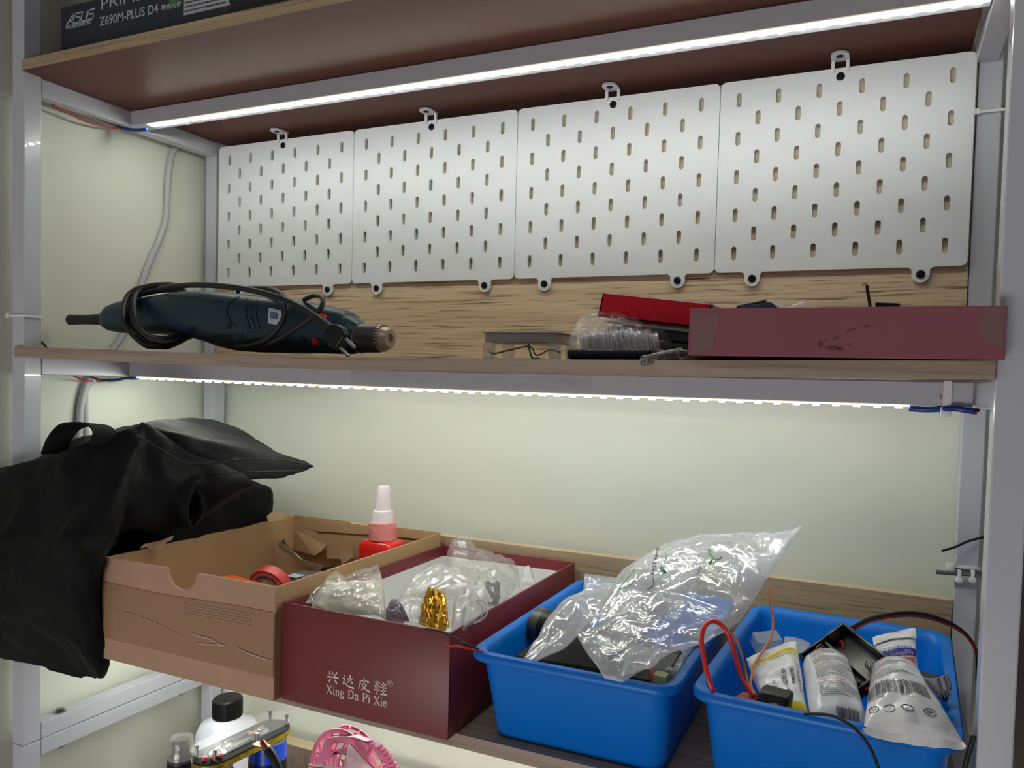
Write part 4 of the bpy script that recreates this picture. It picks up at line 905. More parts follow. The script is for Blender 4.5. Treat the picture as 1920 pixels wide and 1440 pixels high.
LT = {
 'X': (8.4, [([(0.8, 11.4), (7.4, .4)], 1.7), ([(7.0, 11.4), (.9, .4)], .8), serif(1.2, 11.6, 3.2, .6), serif(6.9, 11.6, 2.6, .6), serif(1.1, .3, 2.6, .6), serif(7.2, .3, 3.0, .6)]),
 'i': (3.6, [([(1.7, 7.4), (1.7, .4)], 1.4), serif(1.7, .3, 3.0, .6), ([(.5, 7.3), (1.7, 7.6)], .6), ([(1.7, 9.6), (1.7, 10.8)], 1.4)]),
 'n': (6.6, [([(1.5, 7.4), (1.5, .4)], 1.3), serif(1.5, .3, 2.8, .6), ([(1.6, 6.2), (3.4, 7.5), (4.7, 6.4), (4.8, .4)], (.7, 1.1, 1.3)), serif(4.8, .3, 2.6, .6), ([(.3, 7.3), (1.5, 7.6)], .6)]),
 'g': (6.4, [([(2.8, 7.6), (4.6, 6.6), (4.4, 4.4), (2.8, 3.6), (1.2, 4.4), (1.0, 6.6), (2.8, 7.6)], (.8, 1.2, .8)), ([(1.8, 3.8), (1.0, 2.4), (2, 1.4), (4.6, 1.0), (5.4, -.6), (4, -2.3), (1.6, -2.4), (.5, -1.0), (1.6, .8)], (.7, 1.2, .8)), ([(4.4, 6.8), (6, 7.4)], .8)]),
 'D': (9.4, [([(1.8, 11.3), (1.8, .4)], 1.6), ([(.4, 11.5), (4.2, 11.5), (7.2, 9.6), (8.0, 6), (7.2, 2.2), (4.2, .3), (.4, .3)], (.6, 1.8, .6))]),
 'a': (6.2, [([(.9, 6.0), (2.0, 7.5), (4.0, 7.2), (4.3, 5.4), (4.3, 1.2), (5.8, .6)], (1, 1.2, .9)), ([(4.3, 4.6), (1.6, 3.6), (.7, 2.0), (1.6, .4), (3.2, .7), (4.3, 1.9)], (.7, 1.3, .7))]),
 'P': (7.6, [([(1.8, 11.3), (1.8, .4)], 1.6), serif(1.8, .3, 3.4, .6), ([(.4, 11.5), (4.4, 11.5), (6.4, 10.2), (6.5, 7.6), (4.6, 6.0), (2.0, 6.0)], (.6, 1.6, .6))]),
 'e': (6.2, [([(.9, 4.4), (5.2, 4.5), (4.8, 6.6), (3.2, 7.6), (1.4, 6.6), (.8, 3.8), (1.6, 1.2), (3.4, .2), (5.4, 1.8)], (.7, 1.2, .8))])}
x = 0
for ch in 'Xing Da Pi Xie':
    if ch == ' ': x += 3.4; continue
    adv, strokes = LT[ch]; brush(mb, strokes, x, 0, .76, frame(at(612.5, 1299.5, sy0-.25), (1, 0, 0), (0, 0, 1)), .66); x += adv*.80
build('roman_lettering', mb, WTXT, t, fix=False)
# ---- blue bins
def rrect(x0, x1, y0, y1, r, z, M): return [M @ Vector((a, b, z)) for a, b in arc(x1-r, y1-r, r, 0, 90, 6)+arc(x0+r, y1-r, r, 90, 180, 6)+arc(x0+r, y0+r, r, 180, 270, 6)+arc(x1-r, y0+r, r, 270, 360, 6)]
def bin_(label, cx, cy, ang, W=179, D=258, H=77, group='blue plastic bins'):
    t = thing('storage_bin', label, 'bin', (cx, cy, ZL), group)
    M = Matrix.Translation((cx, cy, ZL+.3)) @ Matrix.Rotation(math.radians(ang), 4, 'Z'); w, d = W/2, D/2; R = []
    def q(iw, id_, r, z): R.append(rrect(-w+iw, w-iw, -d+id_, d-id_, r, z, M))
    q(17, 27, 12, 0); q(14, 24, 14, 2); q(7.5, 9, 15, H-8); q(6.5, 8, 15, H-7.6); q(1.2, 1.2, 19, H-7.4); q(0, 0, 19, H-6.2); q(0, 0, 19, H-2); q(1.4, 1.4, 18, H); q(7, 7, 15, H); q(9, 9.5, 14, H-1.8); q(10, 11.5, 13, H-10); q(16, 26, 11, 3.5); q(22, 32, 9, 2.2)
    mb = MB().rings(R); build('bin_body', mb, BINM, t, smooth=50)
    return t
binA = bin_('blue plastic bin holding black electronics under a large milky bag, beside the shoe box', 672.5, -145.5, .3, 177, 260, 78)
binB = bin_('right-hand blue plastic bin full of white packets and battery holders', 864, -148, -2.2, 181, 250, 78)
# ================================================================== contents of the shoe box
GOLD = mat('gold_foil', rgb(222, 168, 60), .22, metal=.9, bump=.9, bscale=70)
CREAM = mat('cream_paper_label', rgb(206, 202, 186), .6)
def bag(label, parts, cat='bag', name='plastic_bag', loc=None, group='small clear bags in the shoe box'):
    t = thing(name, label, cat, loc, group); return t
t = bag('clear bag with a cream label sheet in the front left of the shoe box', None, loc=tuple(at(650, 1110, -235)))
mb = MB(); F, n = pillow(mb, p3((584, 1138, -262), (650, 1148, -262), (722, 1158, -258)), p3((590, 1112, -235), (612, 1100, -225), (650, 1092, -215), (716, 1085, -205)), 7, amp=3, sc=.06, crease=2, seed=11); build('label_sheet', mb, CREAM, t, smooth='all')
mb = MB(); pillow(mb, p3((572, 1128, -268), (640, 1150, -270), (726, 1162, -266)), p3((630, 1071, -200), (640, 1076, -200), (655, 1088, -200), (690, 1070, -196), (711, 1062, -190), (718, 1090, -205)), 9, amp=4, sc=.05, crease=4, seed=12, nu=48, nv=36); build('film', mb, FILM, t, smooth='all', fix=False)
t = bag('clear zip bag with a broken red line, lying over the gold foil pack', None, loc=tuple(at(830, 1100, -180)), name='zip_bag')
mb = MB(); F, n = pillow(mb, p3((752, 1128, -215), (800, 1124, -220), (840, 1118, -220), (892, 1109, -205)), p3((782, 1078, -165), (810, 1062, -155), (832, 1058, -150), (860, 1072, -155), (897, 1103, -190)), 10, amp=4, sc=.045, crease=4, seed=14, nu=50, nv=36); build('film', mb, FILM2, t, smooth='all', fix=False)
mb = MB()
L = curve(p3((826, 1059, -150), (842, 1062, -152), (857, 1073, -156), (866, 1082, -160), (878, 1090, -166), (890, 1098, -172), (897, 1103, -176)), 6)
for a in range(0, len(L)-3, 4): mb.tube([p+Vector((0, -6, 2)) for p in L[a:a+4]], .7, 6)
build('red_line', mb, mat('red_zip_line', rgb(206, 60, 44), .4), t, kind='stuff')
mb = MB(); mb.tube(curve([p+Vector((0, -7, 0)) for p in p3((815, 1076, -165), (840, 1090, -178), (865, 1108, -192), (880, 1108, -195))], 6), 1.2, 6); mb.tube(curve([p+Vector((0, -7, 0)) for p in p3((838, 1070, -160), (862, 1084, -172), (888, 1106, -192))], 6), 1.2, 6); build('zip_rib', mb, mat('white_zip_rib', rgb(220, 220, 224), .3), t, smooth='all', kind='stuff')
t = thing('foil_pack', 'gold foil packet half hidden under the clear zip bag in the shoe box', 'packet', tuple(at(815, 1150, -235)))
mb = MB(); pillow(mb, p3((784, 1168, -262), (815, 1176, -264), (843, 1178, -262)), p3((798, 1118, -205), (812, 1117, -200), (836, 1118, -202)), 12, amp=5, sc=.12, crease=8, seed=5); build('foil', mb, GOLD, t, smooth=35)
mb = MB(); pillow(mb, p3((816, 1150, -252), (826, 1152, -252)), p3((820, 1121, -222), (827, 1121, -222)), 2, amp=1.5, sc=.1); build('silver_band', mb, mat('silver_foil', rgb(190, 196, 206), .25, metal=.8), t, smooth='all')
t = bag('crumpled clear bag standing against the back wall of the shoe box', None, loc=tuple(at(900, 1070, -80)))
mb = MB(); pillow(mb, p3((838, 1100, -120), (880, 1112, -120), (935, 1120, -115), (975, 1105, -60)), p3((836, 1042, -60), (846, 1014, -50), (856, 1012, -48), (868, 1020, -48), (900, 1036, -42), (940, 1052, -30), (972, 1062, -20)), 12, amp=7, sc=.05, crease=7, seed=21, nu=56, nv=40); build('film', mb, FILM, t, smooth='all', fix=False)
mb = MB(); pillow(mb, p3((846, 1106, -118), (905, 1112, -118)), p3((868, 1062, -80), (898, 1066, -78)), 4, amp=2); build('grey_sheet', mb, mat('grey_card', rgb(176, 174, 166), .6), t, smooth='all')
t = bag('clear bag holding dark parts by the right side of the shoe box', None, loc=tuple(at(930, 1110, -150)))
mb = MB(); pillow(mb, p3((905, 1130, -165), (935, 1130, -165)), p3((910, 1103, -130), (938, 1094, -125)), 8, amp=4, sc=.1, crease=5); build('dark_parts', mb, mat('dark_grey_parts', rgb(52, 54, 58), .5), t, smooth='all', kind='stuff')
mb = MB(); pillow(mb, p3((890, 1150, -205), (920, 1146, -200), (948, 1126, -170)), p3((890, 1095, -125), (930, 1080, -110), (955, 1090, -110), (968, 1100, -110)), 12, amp=6, sc=.06, crease=6, seed=23); build('film', mb, FILM, t, smooth='all', fix=False)
t = bag('clear bag with rolled film rings in the front right corner of the shoe box', None, loc=tuple(at(880, 1150, -230)))
mb = MB(); pillow(mb, p3((845, 1175, -262), (870, 1172, -256), (900, 1152, -230)), p3((852, 1125, -200), (890, 1116, -190), (925, 1122, -185)), 12, amp=6, sc=.07, crease=7, seed=31); build('film', mb, FILM2, t, smooth='all', fix=False)
for dx in (0, 9):
    mb = MB(); c = at(886+dx, 1150-dx*.5, -232); mb.tube([c+Vector((10*math.cos(a), 6*math.sin(a), 8*math.sin(a))) for a in [2*PI*i/30 for i in range(30)]], .7, 6, closed=True); build('film_ring', mb, mat('clear_ring', rgb(200, 204, 208), .15, coat=.6), t, smooth='all')
t = bag('small clear bag of silvery scraps beside the gold foil pack', None, loc=tuple(at(738, 1150, -250)))
mb = MB(); pillow(mb, p3((722, 1162, -262), (745, 1164, -264), (768, 1165, -262)), p3((728, 1138, -238), (740, 1134, -236), (752, 1140, -238)), 8, amp=5, sc=.16, crease=9, seed=8); build('scraps', mb, mat('silvery_scraps', rgb(172, 166, 180), .3, metal=.4, bump=.9, bscale=120), t, smooth=30, kind='stuff')
t = bag('clear bag leaning over the grey sheet in the middle of the shoe box', None, loc=tuple(at(870, 1135, -190)))
mb = MB(); pillow(mb, p3((758, 1160, -258), (790, 1162, -258)), p3((735, 1125, -215), (780, 1117, -212), (800, 1118, -212)), 6, amp=4, sc=.06, crease=5, seed=33); build('film', mb, FILM, t, smooth='all', fix=False)
mb = MB(); pillow(mb, p3((880, 1092, -60), (1000, 1090, -60)), p3((985, 1062, -30), (992, 1060, -30)), 3, amp=2); 
t = bag('thin clear film tip standing near the back right of the shoe box', None, loc=tuple(at(995, 1085, -60)))
mb = MB(); pillow(mb, p3((978, 1098, -85), (1004, 1096, -85)), p3((985, 1064, -60), (992, 1060, -58), (998, 1072, -62)), 4, amp=2, crease=3); build('film', mb, FILM2, t, smooth='all', fix=False)
# ================================================================== first bin: electronics and the big bag
t, mb = solid_box('power_brick', 'black power brick in the front of the bin under the milky bag', 'adapter', (614, -244, -386), (92, -2, 3), (10, 74, 8), (0, -4, 34), BLACK)
build('brick_body', mb, mat('matte_black_plastic', rgb(9, 9, 10), .6, spec=.2), t, bevel=3, smooth=30)
t, mb = solid_box('digital_meter', 'black meter with grey seven-segment digits near the right front of the bin', 'meter', (710, -248, -384), (34, -1, 0), (2, 60, 6), (0, -6, 36), BLACK)
build('meter_body', mb, BLACK, t, bevel=1)
sg = MB()
def seg7(mb, M, h=7, w=4, t_=.8):
    for P in ([(0, 0), (w, 0)], [(0, h/2), (w, h/2)], [(0, h), (w, h)], [(0, .6), (0, h/2-.5)], [(w, .6), (w, h/2-.5)], [(0, h/2+.5), (0, h-.6)], [(w, h/2+.5), (w, h-.6)]): st(mb, P, t_, M)
c = at(1183, 1274, -262.4); top = Vector((710, -248, -384))+Vector((0, -6, 36)); M = frame(top+Vector((3, 8, 1.9)), (1, 0, 0), (.03, 1, .1))
for k in range(2): seg7(sg, M @ Matrix.Translation((k*8, 0, 0)), 9, 5); seg7(sg, M @ Matrix.Translation((k*8, 14, 0)), 9, 5)
build('digits', sg, mat('dim_segments', rgb(120, 120, 124), .4), t)
mb = MB(); mb.box(20, 33, 0, 40, 0, 1, M); build('meter_window', mb, mat('dark_window', rgb(44, 46, 52), .15), t)
t = thing('power_plug', 'thick black plug and cable behind the meter in the left blue bin', 'cable', tuple(at(1280, 1250, -200)))
mb = MB().tube(p3((1228, 1262, -215), (1252, 1250, -205)), 13, 16); build('plug_body', mb, BLACK, t, smooth=40)
mb = MB(); a, b = p3((1252, 1250, -205), (1282, 1244, -196))
for i in range(6): q = a.lerp(b, i/6); mb.tube([q, a.lerp(b, (i+.6)/6)], 6.4-.4*i, 14)
build('strain_relief', mb, BLACKR, t, smooth=40)
mb = MB().tube(curve(p3((1275, 1245, -196), (1290, 1236, -190), (1304, 1222, -180), (1306, 1200, -165), (1300, 1185, -150), (1285, 1192, -140)), 8), 3, 10); build('cable', mb, BLACKR, t, smooth='all')
wire('red_wire_loop', p3((1212, 1240, -240), (1219, 1255, -250), (1223, 1272, -256), (1224, 1284, -258)), 1.4, mat('orange_red_wire', rgb(206, 62, 40), .35), None, 'short orange-red wire over the meter in the left blue bin', 'wire')
t, mb = solid_box('foam_tab', 'pale yellow-green tab at the front right corner inside the left blue bin', 'tab', at(1222, 1286, -258), (10, -2, 0), (0, 10, 0), (1, 0, 9), BLACK)
build('tab_body', mb, mat('pale_green', rgb(178, 184, 130), .6), t)
t = thing('round_motor', 'round grey and black motor at the left side inside the left blue bin', 'motor', tuple(at(1024, 1185, -190)))
c = at(1030, 1178, -165); mb = MB().lathe([(15, -16), (17, -14), (17, 14), (15, 16), (6, 16.4)], frame(c, (.2, 1, 0), (0, 0, 1)) , 28); build('motor_body', mb, mat('grey_motor_case', rgb(84, 84, 84), .4, metal=.4), t, smooth=35)
mb = MB().lathe([(17.3, -4), (17.3, 4)], frame(c, (.2, 1, 0), (0, 0, 1)), 28); build('black_band', mb, BLACK, t, smooth=35)
t = bag('crumpled clear bag low in the right corner of the left blue bin', None, loc=tuple(at(1275, 1260, -210)), name='plastic_bag', group='loose bags in the left blue bin')
mb = MB(); pillow(mb, p3((1232, 1292, -250), (1275, 1280, -235)), p3((1256, 1216, -160), (1310, 1210, -150)), 8, amp=5, crease=6, seed=41); build('film', mb, FILM2, t, smooth='all', fix=False)
t = bag('flat milky bag standing in the back left corner of the left blue bin', None, loc=tuple(at(1130, 1095, -45)), name='plastic_bag', group='loose bags in the left blue bin')
mb = MB(); pillow(mb, p3((1092, 1112, -45), (1165, 1118, -40)), p3((1097, 1075, -30), (1160, 1084, -26)), 3, amp=2); build('film', mb, FILM2, t, smooth='all', fix=False)
# the big milky bag
BIGF = plastic_film('frosted_poly_bag', (.97, .98, 1, 1), milk=.52, bump=1.0, bscale=28, gl=.5, rough=.13)
BIGW = plastic_film('frosted_poly_bag_thin', (.97, .98, 1, 1), milk=.32, bump=1.0, bscale=34, gl=.45, rough=.13)
t = thing('large_plastic_bag', 'large frosted plastic bag with green and black print lying across the left blue bin', 'bag', tuple(at(1200, 1150, -180)))
mb = MB(); W, n = pillow(mb, p3((974, 1238, -268), (1002, 1240, -270), (1040, 1220, -262), (1082, 1190, -250), (1130, 1150, -220)), p3((1048, 1150, -205), (1060, 1132, -196), (1085, 1118, -190), (1105, 1106, -185), (1160, 1092, -175)), 7, amp=4, sc=.03, crease=6, seed=50, nu=60, nv=46); build('left_wing', mb, BIGF, t, smooth='all', fix=False)
BOT = p3((1080, 1186, -250), (1104, 1228, -270), (1134, 1272, -286), (1168, 1276, -288), (1215, 1250, -272), (1262, 1224, -256), (1320, 1203, -230), (1386, 1166, -190))
TOP = p3((1090, 1140, -200), (1150, 1092, -170), (1172, 1062, -150), (1200, 1042, -140), (1250, 1018, -125), (1310, 1001, -115), (1400, 993, -105), (1440, 1001, -100), (1503, 987, -92))
mb = MB(); G, n = pillow(mb, BOT, TOP, 11, 5, amp=5, sc=.020, crease=6, seed=54, nu=110, nv=90, power=.45); build('outer_film', mb, BIGW, t, smooth='all', fix=False)
mb = MB(); I, n = pillow(mb, p3((1120, 1205, -240), (1150, 1222, -248), (1180, 1205, -240), (1250, 1150, -205), (1300, 1110, -180)), p3((1150, 1110, -180), (1175, 1072, -158), (1205, 1052, -148), (1255, 1030, -135), (1330, 1022, -128)), 10, 8, amp=5, sc=.04, crease=8, seed=57, nu=90, nv=60); build('bubble_wrap', mb, plastic_film('white_bubble_wrap', (1, 1, 1, 1), milk=.72, bump=1, bscale=60, gl=.5, rough=.15), t, smooth='all', fix=False)
mb = MB(); pillow(mb, p3((1165, 1268, -285), (1215, 1250, -276), (1262, 1222, -260)), p3((1176, 1198, -240), (1215, 1215, -250), (1250, 1223, -258)), 3, amp=3, crease=4, seed=60); build('folded_corner', mb, BIGF, t, smooth='all', fix=False)
mb = MB(); pillow(mb, p3((1355, 1080, -150), (1430, 1090, -150)), p3((1420, 996, -104), (1455, 1002, -100), (1503, 987, -92)), 3, amp=3, crease=3, seed=61); build('bag_mouth', mb, BIGF, t, smooth='all', fix=False)
def near(G, u, v):               # patch parameters of the grid point that pixel (u, v) shows
    best = None
    for i, r in enumerate(G):
        for j, p in enumerate(r):
            q = p-CC; z = q.dot(CF); a = q.dot(CR)/z*FPX+PX-u; b = q.dot(CD)/z*FPX+PY-v; d = a*a+b*b
            if best is None or d < best[0]: best = (d, p)
    return best[1]
def ptext(s, u, v, size, ang, m, name='print', bold=0):
    p = near(G, u, v)+Vector((0, -2.5, 0)); ca, sa = math.cos(math.radians(ang)), math.sin(math.radians(ang))
    X = CR*ca-CD*sa; Y = CR*(-sa)-CD*ca
    o = text(s, frame(p+n_cam*2, X, Y), size, m, name, t, ext=.03, bold=bold)
n_cam = -CF
GREEN = mat('green_bag_print', rgb(70, 140, 80), .5)
ptext('采用生态环保材料', 1226, 1078, 3.1, 78, KTXT, bold=.05)
ptext('Biodegradable', 1236, 1076, 1.8, 74, KTXT)
ptext('SUPPORTS', 1306, 1040, 2.6, -58, KTXT)
ptext('NCY', 1308, 1076, 3.4, 60, KTXT, bold=.05)
ptext('△ZNA', 1332, 1056, 3.6, 28, KTXT, bold=.05)
for P, w_, m_ in (([(1329, 1028), (1331, 1036), (1337, 1044), (1337, 1050), (1331, 1056)], .9, GREEN), ([(1162, 1103), (1172, 1090), (1190, 1066)], .4, GREEN), ([(1241, 1064), (1248, 1050), (1251, 1040), (1249, 1031)], .35, GREEN), ([(1241, 1064), (1250, 1071)], 1.5, GREEN), ([(1163, 1103), (1188, 1092), (1192, 1066)], .3, GREEN), ([(1224, 1080), (1226, 1094), (1215, 1104)], .4, KTXT)):
    mb = MB(); mb.tube(curve([near(G, u, v)+Vector((0, -2.5, 0)) for u, v in P], 4) if len(P) > 2 else [near(G, u, v)+Vector((0, -2.5, 0)) for u, v in P], w_, 5); build('print_line', mb, m_, t, smooth='all')
# loose wire ends lying over the shoe box corner
wire('thin_wire', p3((797, 1179, -283), (822, 1183, -284), (850, 1194, -284), (872, 1207, -283), (888, 1214, -272), (905, 1219, -262)), .9, BLACKR, None, 'thin black wire end poking out of the left blue bin across the shoe box', 'wire')
wire('thin_wire', p3((832, 1208, -284), (842, 1213, -284), (858, 1212, -284), (880, 1217, -280), (910, 1223, -270), (938, 1228, -262)), .9, RED, None, 'thin dark red wire end on the left corner rim of the left blue bin', 'wire')
# ================================================================== second bin
YEL = mat('yellow_print', rgb(238, 214, 40), .4); PYEL = mat('pale_yellow_print', rgb(236, 226, 120), .4)
t = thing('foil_packet', 'white packet with yellow bands and black writing at the left of the right bin', 'packet', tuple(at(1460, 1290, -210)), 'white packets in the right blue bin')
mb = MB(); G1, n = pillow(mb, p3((1440, 1346, -250), (1475, 1350, -248), (1515, 1350, -240)), p3((1399, 1235, -180), (1440, 1220, -170), (1487, 1203, -160), (1494, 1204, -160)), 10, 8, amp=2.5, sc=.05, crease=3, seed=70, nu=50, nv=50); build('pouch', mb, PKT, t, smooth='all')
mb = MB(); patch(mb, G1, .03, .97, .79, .815, .5); patch(mb, G1, .01, .99, .02, .12, .5); build('yellow_band', mb, YEL, t, smooth='all', fix=False, kind='stuff')
mb = MB()
for k in range(3): patch(mb, G1, .03, .97, .735+k*.018, .745+k*.018, .5)
build('pale_stripes', mb, PYEL, t, smooth='all', fix=False, kind='stuff')
mb = MB(); surf_text(mb, G1, '特注剂一促进剂', 24, 48, 6.0, -88, bold=.1); surf_text(mb, G1, '品牌旗舰', 34, 46, 4.0, -88, bold=.05); surf_text(mb, G1, '本产品含有填充物', 41, 52, 3.6, -88); surf_text(mb, G1, 'ZXDCJBMBT', 14, 38, 3.0, -88); build('black_writing', mb, KTXT, t, fix=False)
t = thing('foil_packet', 'bulging white tube packet printed with grey text and red headings, centre of the right bin', 'packet', tuple(at(1560, 1300, -210)), 'white packets in the right blue bin')
mb = MB(); G2, n = pillow(mb, p3((1522, 1352, -255), (1570, 1366, -256), (1632, 1374, -250)), p3((1503, 1252, -178), (1509, 1236, -172), (1530, 1227, -168), (1556, 1226, -166), (1580, 1236, -168), (1592, 1254, -172)), 17, 15, amp=1.2, sc=.05, crease=1.5, seed=72, nu=50, nv=50, power=.5); build('pouch', mb, PKT, t, smooth='all')
mb = MB(); patch(mb, G2, .22, .99, .955, .995, .5); build('grey_band', mb, mat('grey_band_print', rgb(130, 132, 136), .4), t, smooth='all', fix=False)
GREYT = mat('fine_grey_print', rgb(84, 84, 90), .5)
def lines(mb, G, u0, u1, vs, lh, seed=0, gap=.012, lift=.5):
    random.seed(seed)
    for v in vs:
        u = u0; ue = random.uniform(u1*.6, u1)
        while u < ue:
            w_ = random.uniform(.01, .035); patch(mb, G, u, min(u+w_, ue), v, v+lh, lift, n=4); u += w_+gap
mb = MB(); lines(mb, G2, .2, .98, [.905-.019*i for i in range(8)]+[.71-.019*i for i in range(5)]+[.58-.019*i for i in range(10)]+[.34-.019*i for i in range(8)], .009, 3, gap=.008); build('fine_print', mb, GREYT, t, fix=False, kind='stuff')
mb = MB()
for v, ue in ((.925, .75), (.735, .6), (.61, .6), (.37, .75)): lines(mb, G2, .24, ue, [v], .011, int(v*100))
build('red_headings', mb, RTXT, t, fix=False, kind='stuff')
def bars(mb, G, u0, u1, v0, v1, seed):
    random.seed(seed); u = u0
    while u < u1:
        w_ = random.choice((.004, .007, .011)); patch(mb, G, u, u+w_, v0, v1+random.choice((0, 0, .01)), .5, n=6); u += w_+random.choice((.004, .006, .009))
mb = MB(); bars(mb, G2, .42, .80, .01, .10, 5); build('barcode', mb, KTXT, t, fix=False, kind='stuff')
t = thing('foil_packet', 'white packet with a blue band leaning at the back right of the right bin', 'packet', tuple(at(1680, 1225, -115)), 'white packets in the right blue bin')
mb = MB(); G4, n = pillow(mb, p3((1650, 1275, -150), (1722, 1276, -145)), p3((1638, 1197, -112), (1676, 1188, -110), (1715, 1180, -108)), 4, 3, amp=1.6, sc=.07, crease=2, seed=75); build('pouch', mb, PKT, t, smooth='all')
mb = MB(); mb2 = MB(); patch(mb, G4, 0.01, .99, .80, .99, 1.6); build('top_fold', mb, PKT, t, smooth='all', fix=False)
mb = MB(); patch(mb, G4, .03, .97, .44, .57, .6); build('blue_band', mb, mat('deep_blue_print', rgb(46, 40, 150), .4), t, smooth='all', fix=False)
mb = MB(); surf_text(mb, G4, '品质保障建材家用', 2, 28, 3.6, 0, lift=.7); build('blue_writing', mb, mat('blue_print', rgb(70, 100, 190), .4), t, fix=False)
mb = MB(); surf_text(mb, G4, 'ECIAL PRODUCTION', 3, 22, 3.0, 0, lift=.9); build('white_writing', mb, WTXT, t, fix=False)
mb = MB(); patch(mb, G4, .55, .92, .26, .40, .6); build('red_patch', mb, RTXT, t, smooth='all', fix=False)
t = thing('foil_packet', 'large white packet with a barcode, its wide sealed end hanging over the bin front', 'packet', tuple(at(1700, 1330, -240)), 'white packets in the right blue bin')
B3 = p3((1619, 1362, -272), (1660, 1374, -276), (1700, 1382, -279), (1750, 1388, -280), (1806, 1392, -278)); 
mb = MB(); G3, n = pillow(mb, B3, p3((1634, 1270, -190), (1640, 1254, -184), (1658, 1244, -180), (1684, 1242, -178), (1706, 1250, -180), (1716, 1266, -186)), 17, 9, amp=2, sc=.045, crease=3, seed=78, nu=60, nv=50, power=.5); build('pouch', mb, PKT, t, smooth='all')
mb = MB(); lines(mb, G3, .06, .75, [.96-.017*i for i in range(8)]+[.80-.02*i for i in range(2)]+[.73-.017*i for i in range(6)]+[.58-.017*i for i in range(6)], .008, 13, gap=.008); build('fine_print', mb, GREYT, t, fix=False, kind='stuff')
mb = MB()
for v, ue in ((.83, .4), (.60, .45)): lines(mb, G3, .08, ue, [v], .010, int(v*100))
build('red_headings', mb, RTXT, t, fix=False, kind='stuff')
mb = MB(); bars(mb, G3, .04, .42, .26, .43, 7); bars(mb, G3, .46, .80, .26, .43, 9); build('barcode', mb, KTXT, t, fix=False, kind='stuff')
Lg = sum((G3[i+1][25]-G3[i][25]).length for i in range(60)); Vg = sum((G3[30][j+1]-G3[30][j]).length for j in range(50))
mb = MB(); surf_text(mb, G3, '975340', Lg*.10, Vg*.225, 3.8, 0); surf_text(mb, G3, '320320', Lg*.46, Vg*.225, 3.8, 0); surf_text(mb, G3, 'HA', Lg*.70, Vg*.125, 3.4, 0, bold=.1); surf_text(mb, G3, '0', Lg*.485, Vg*.12, 3.2, 0); surf_text(mb, G3, '∧', Lg*.29, Vg*.12, 4, 0); surf_text(mb, G3, '◇', Lg*.10, Vg*.12, 4, 0); build('printed_digits', mb, KTXT, t, fix=False)
def g3(u, v): i = min(59, int(u*60)); j = min(49, int(v*50)); return G3[i][j]
for u in (.125, .315, .51, .735):
    c = g3(u, .145); ex = (g3(u+.05, .145)-c).normalized(); ey = (g3(u, .19)-c).normalized(); mb = MB(); mb.tube([c+(-CF)*.8+ex*(3.6*math.cos(a))+ey*(3.0*math.sin(a)) for a in [2*PI*i/28 for i in range(28)]], .28, 5, closed=True); build('printed_circle', mb, KTXT, t)
mb = MB(); Gs = []
for k in range(61):
    b = G3[k][0]; dn = (G3[k][0]-G3[k][3]).normalized(); z_ = .9*math.sin(k*2.1); Gs.append([b+dn*(0), b+dn*5+Vector((0, -.6-.2*z_, 0))])
mb.grid(Gs); mb.grid([[p+Vector((0, .8, 0)) for p in r] for r in Gs]); build('sealed_edge', mb, PKT, t, smooth='all', fix=False)
t = thing('foil_packet', 'partly hidden clear-topped sachet behind the yellow-banded packet', 'packet', tuple(at(1495, 1210, -110)), 'white packets in the right blue bin')
mb = MB(); pillow(mb, p3((1470, 1225, -130), (1515, 1225, -125)), p3((1470, 1195, -100), (1490, 1197, -98), (1520, 1206, -98)), 2.5, amp=1.5, crease=2); build('film', mb, FILM2, t, smooth='all', fix=False)
t, mb = solid_box('clear_case', 'small clear hinged plastic case at the back left of the right bin', 'case', at(1417, 1226, -130), (20, 12, 2), (-8, 16, 4), (2, 0, 10), BLACK)
build('case_body', mb, plastic_film('clear_case_plastic', (.8, .9, 1, 1), milk=.3, gl=.6), t, bevel=1, smooth=30)
# battery holder
t = thing('battery_holder', 'open black two-cell battery holder with coil springs, behind the white packets', 'battery holder', tuple(at(1580, 1240, -170)))
O, Xc, Yc = p3((1498, 1229, -168), (1582, 1167, -148), (1650, 1256, -200)); ex = Xc-O; ey = Yc-Xc; Lx = ex.length; Ly = ey.length; M = frame(O, ex, ey)
if (M.to_3x3() @ Vector((0, 0, 1))).dot(CC-O) < 0: M = M @ Matrix.Scale(-1, 4, (0, 0, 1))
HB = mat('black_holder_plastic', rgb(26, 27, 29), .35)
mb = MB(); mb.box(0, Lx, 0, Ly, -11, -9, M, b=.8); mb.box(0, 1.8, 0, Ly, -10, 0, M, b=.5); mb.box(Lx-1.8, Lx, 0, Ly, -10, 0, M, b=.5); mb.box(0, Lx, -1, 1, -10, 0, M, b=.5); mb.box(0, Lx, Ly-1, Ly+1, -10, 0, M, b=.5); mb.box(Lx*.52-.9, Lx*.52+.9, 0, Ly, -10, -3, M)
build('tray', mb, HB, t, smooth=30)
for (x, y, s) in ((Lx*.36, 2, 1), (Lx*.76, Ly-3, -1)):
    mb = MB(); helix(mb, M @ Vector((x, y, -4)), M @ Vector((x, y+s*14, -5)), 4.4, 5, .55, 14, 6); build('contact_spring', mb, STEEL, t, smooth='all')
for (x, y, s) in ((Lx*.73, 3, 1), (Lx*.27, Ly-3, -1)):
    mb = MB(); mb.lathe([(5.2, 0), (5.2, .8), (3.6, 1.4), (1.6, 1.4), (1.4, .6)], frame(M @ Vector((x, y, -3)), M.to_3x3() @ Vector((1, 0, 0)), M.to_3x3() @ Vector((0, 0, -1))) , 20); build('contact_rivet', mb, mat('dull_nickel', rgb(120, 112, 102), .35, metal=.9), t, smooth=30)
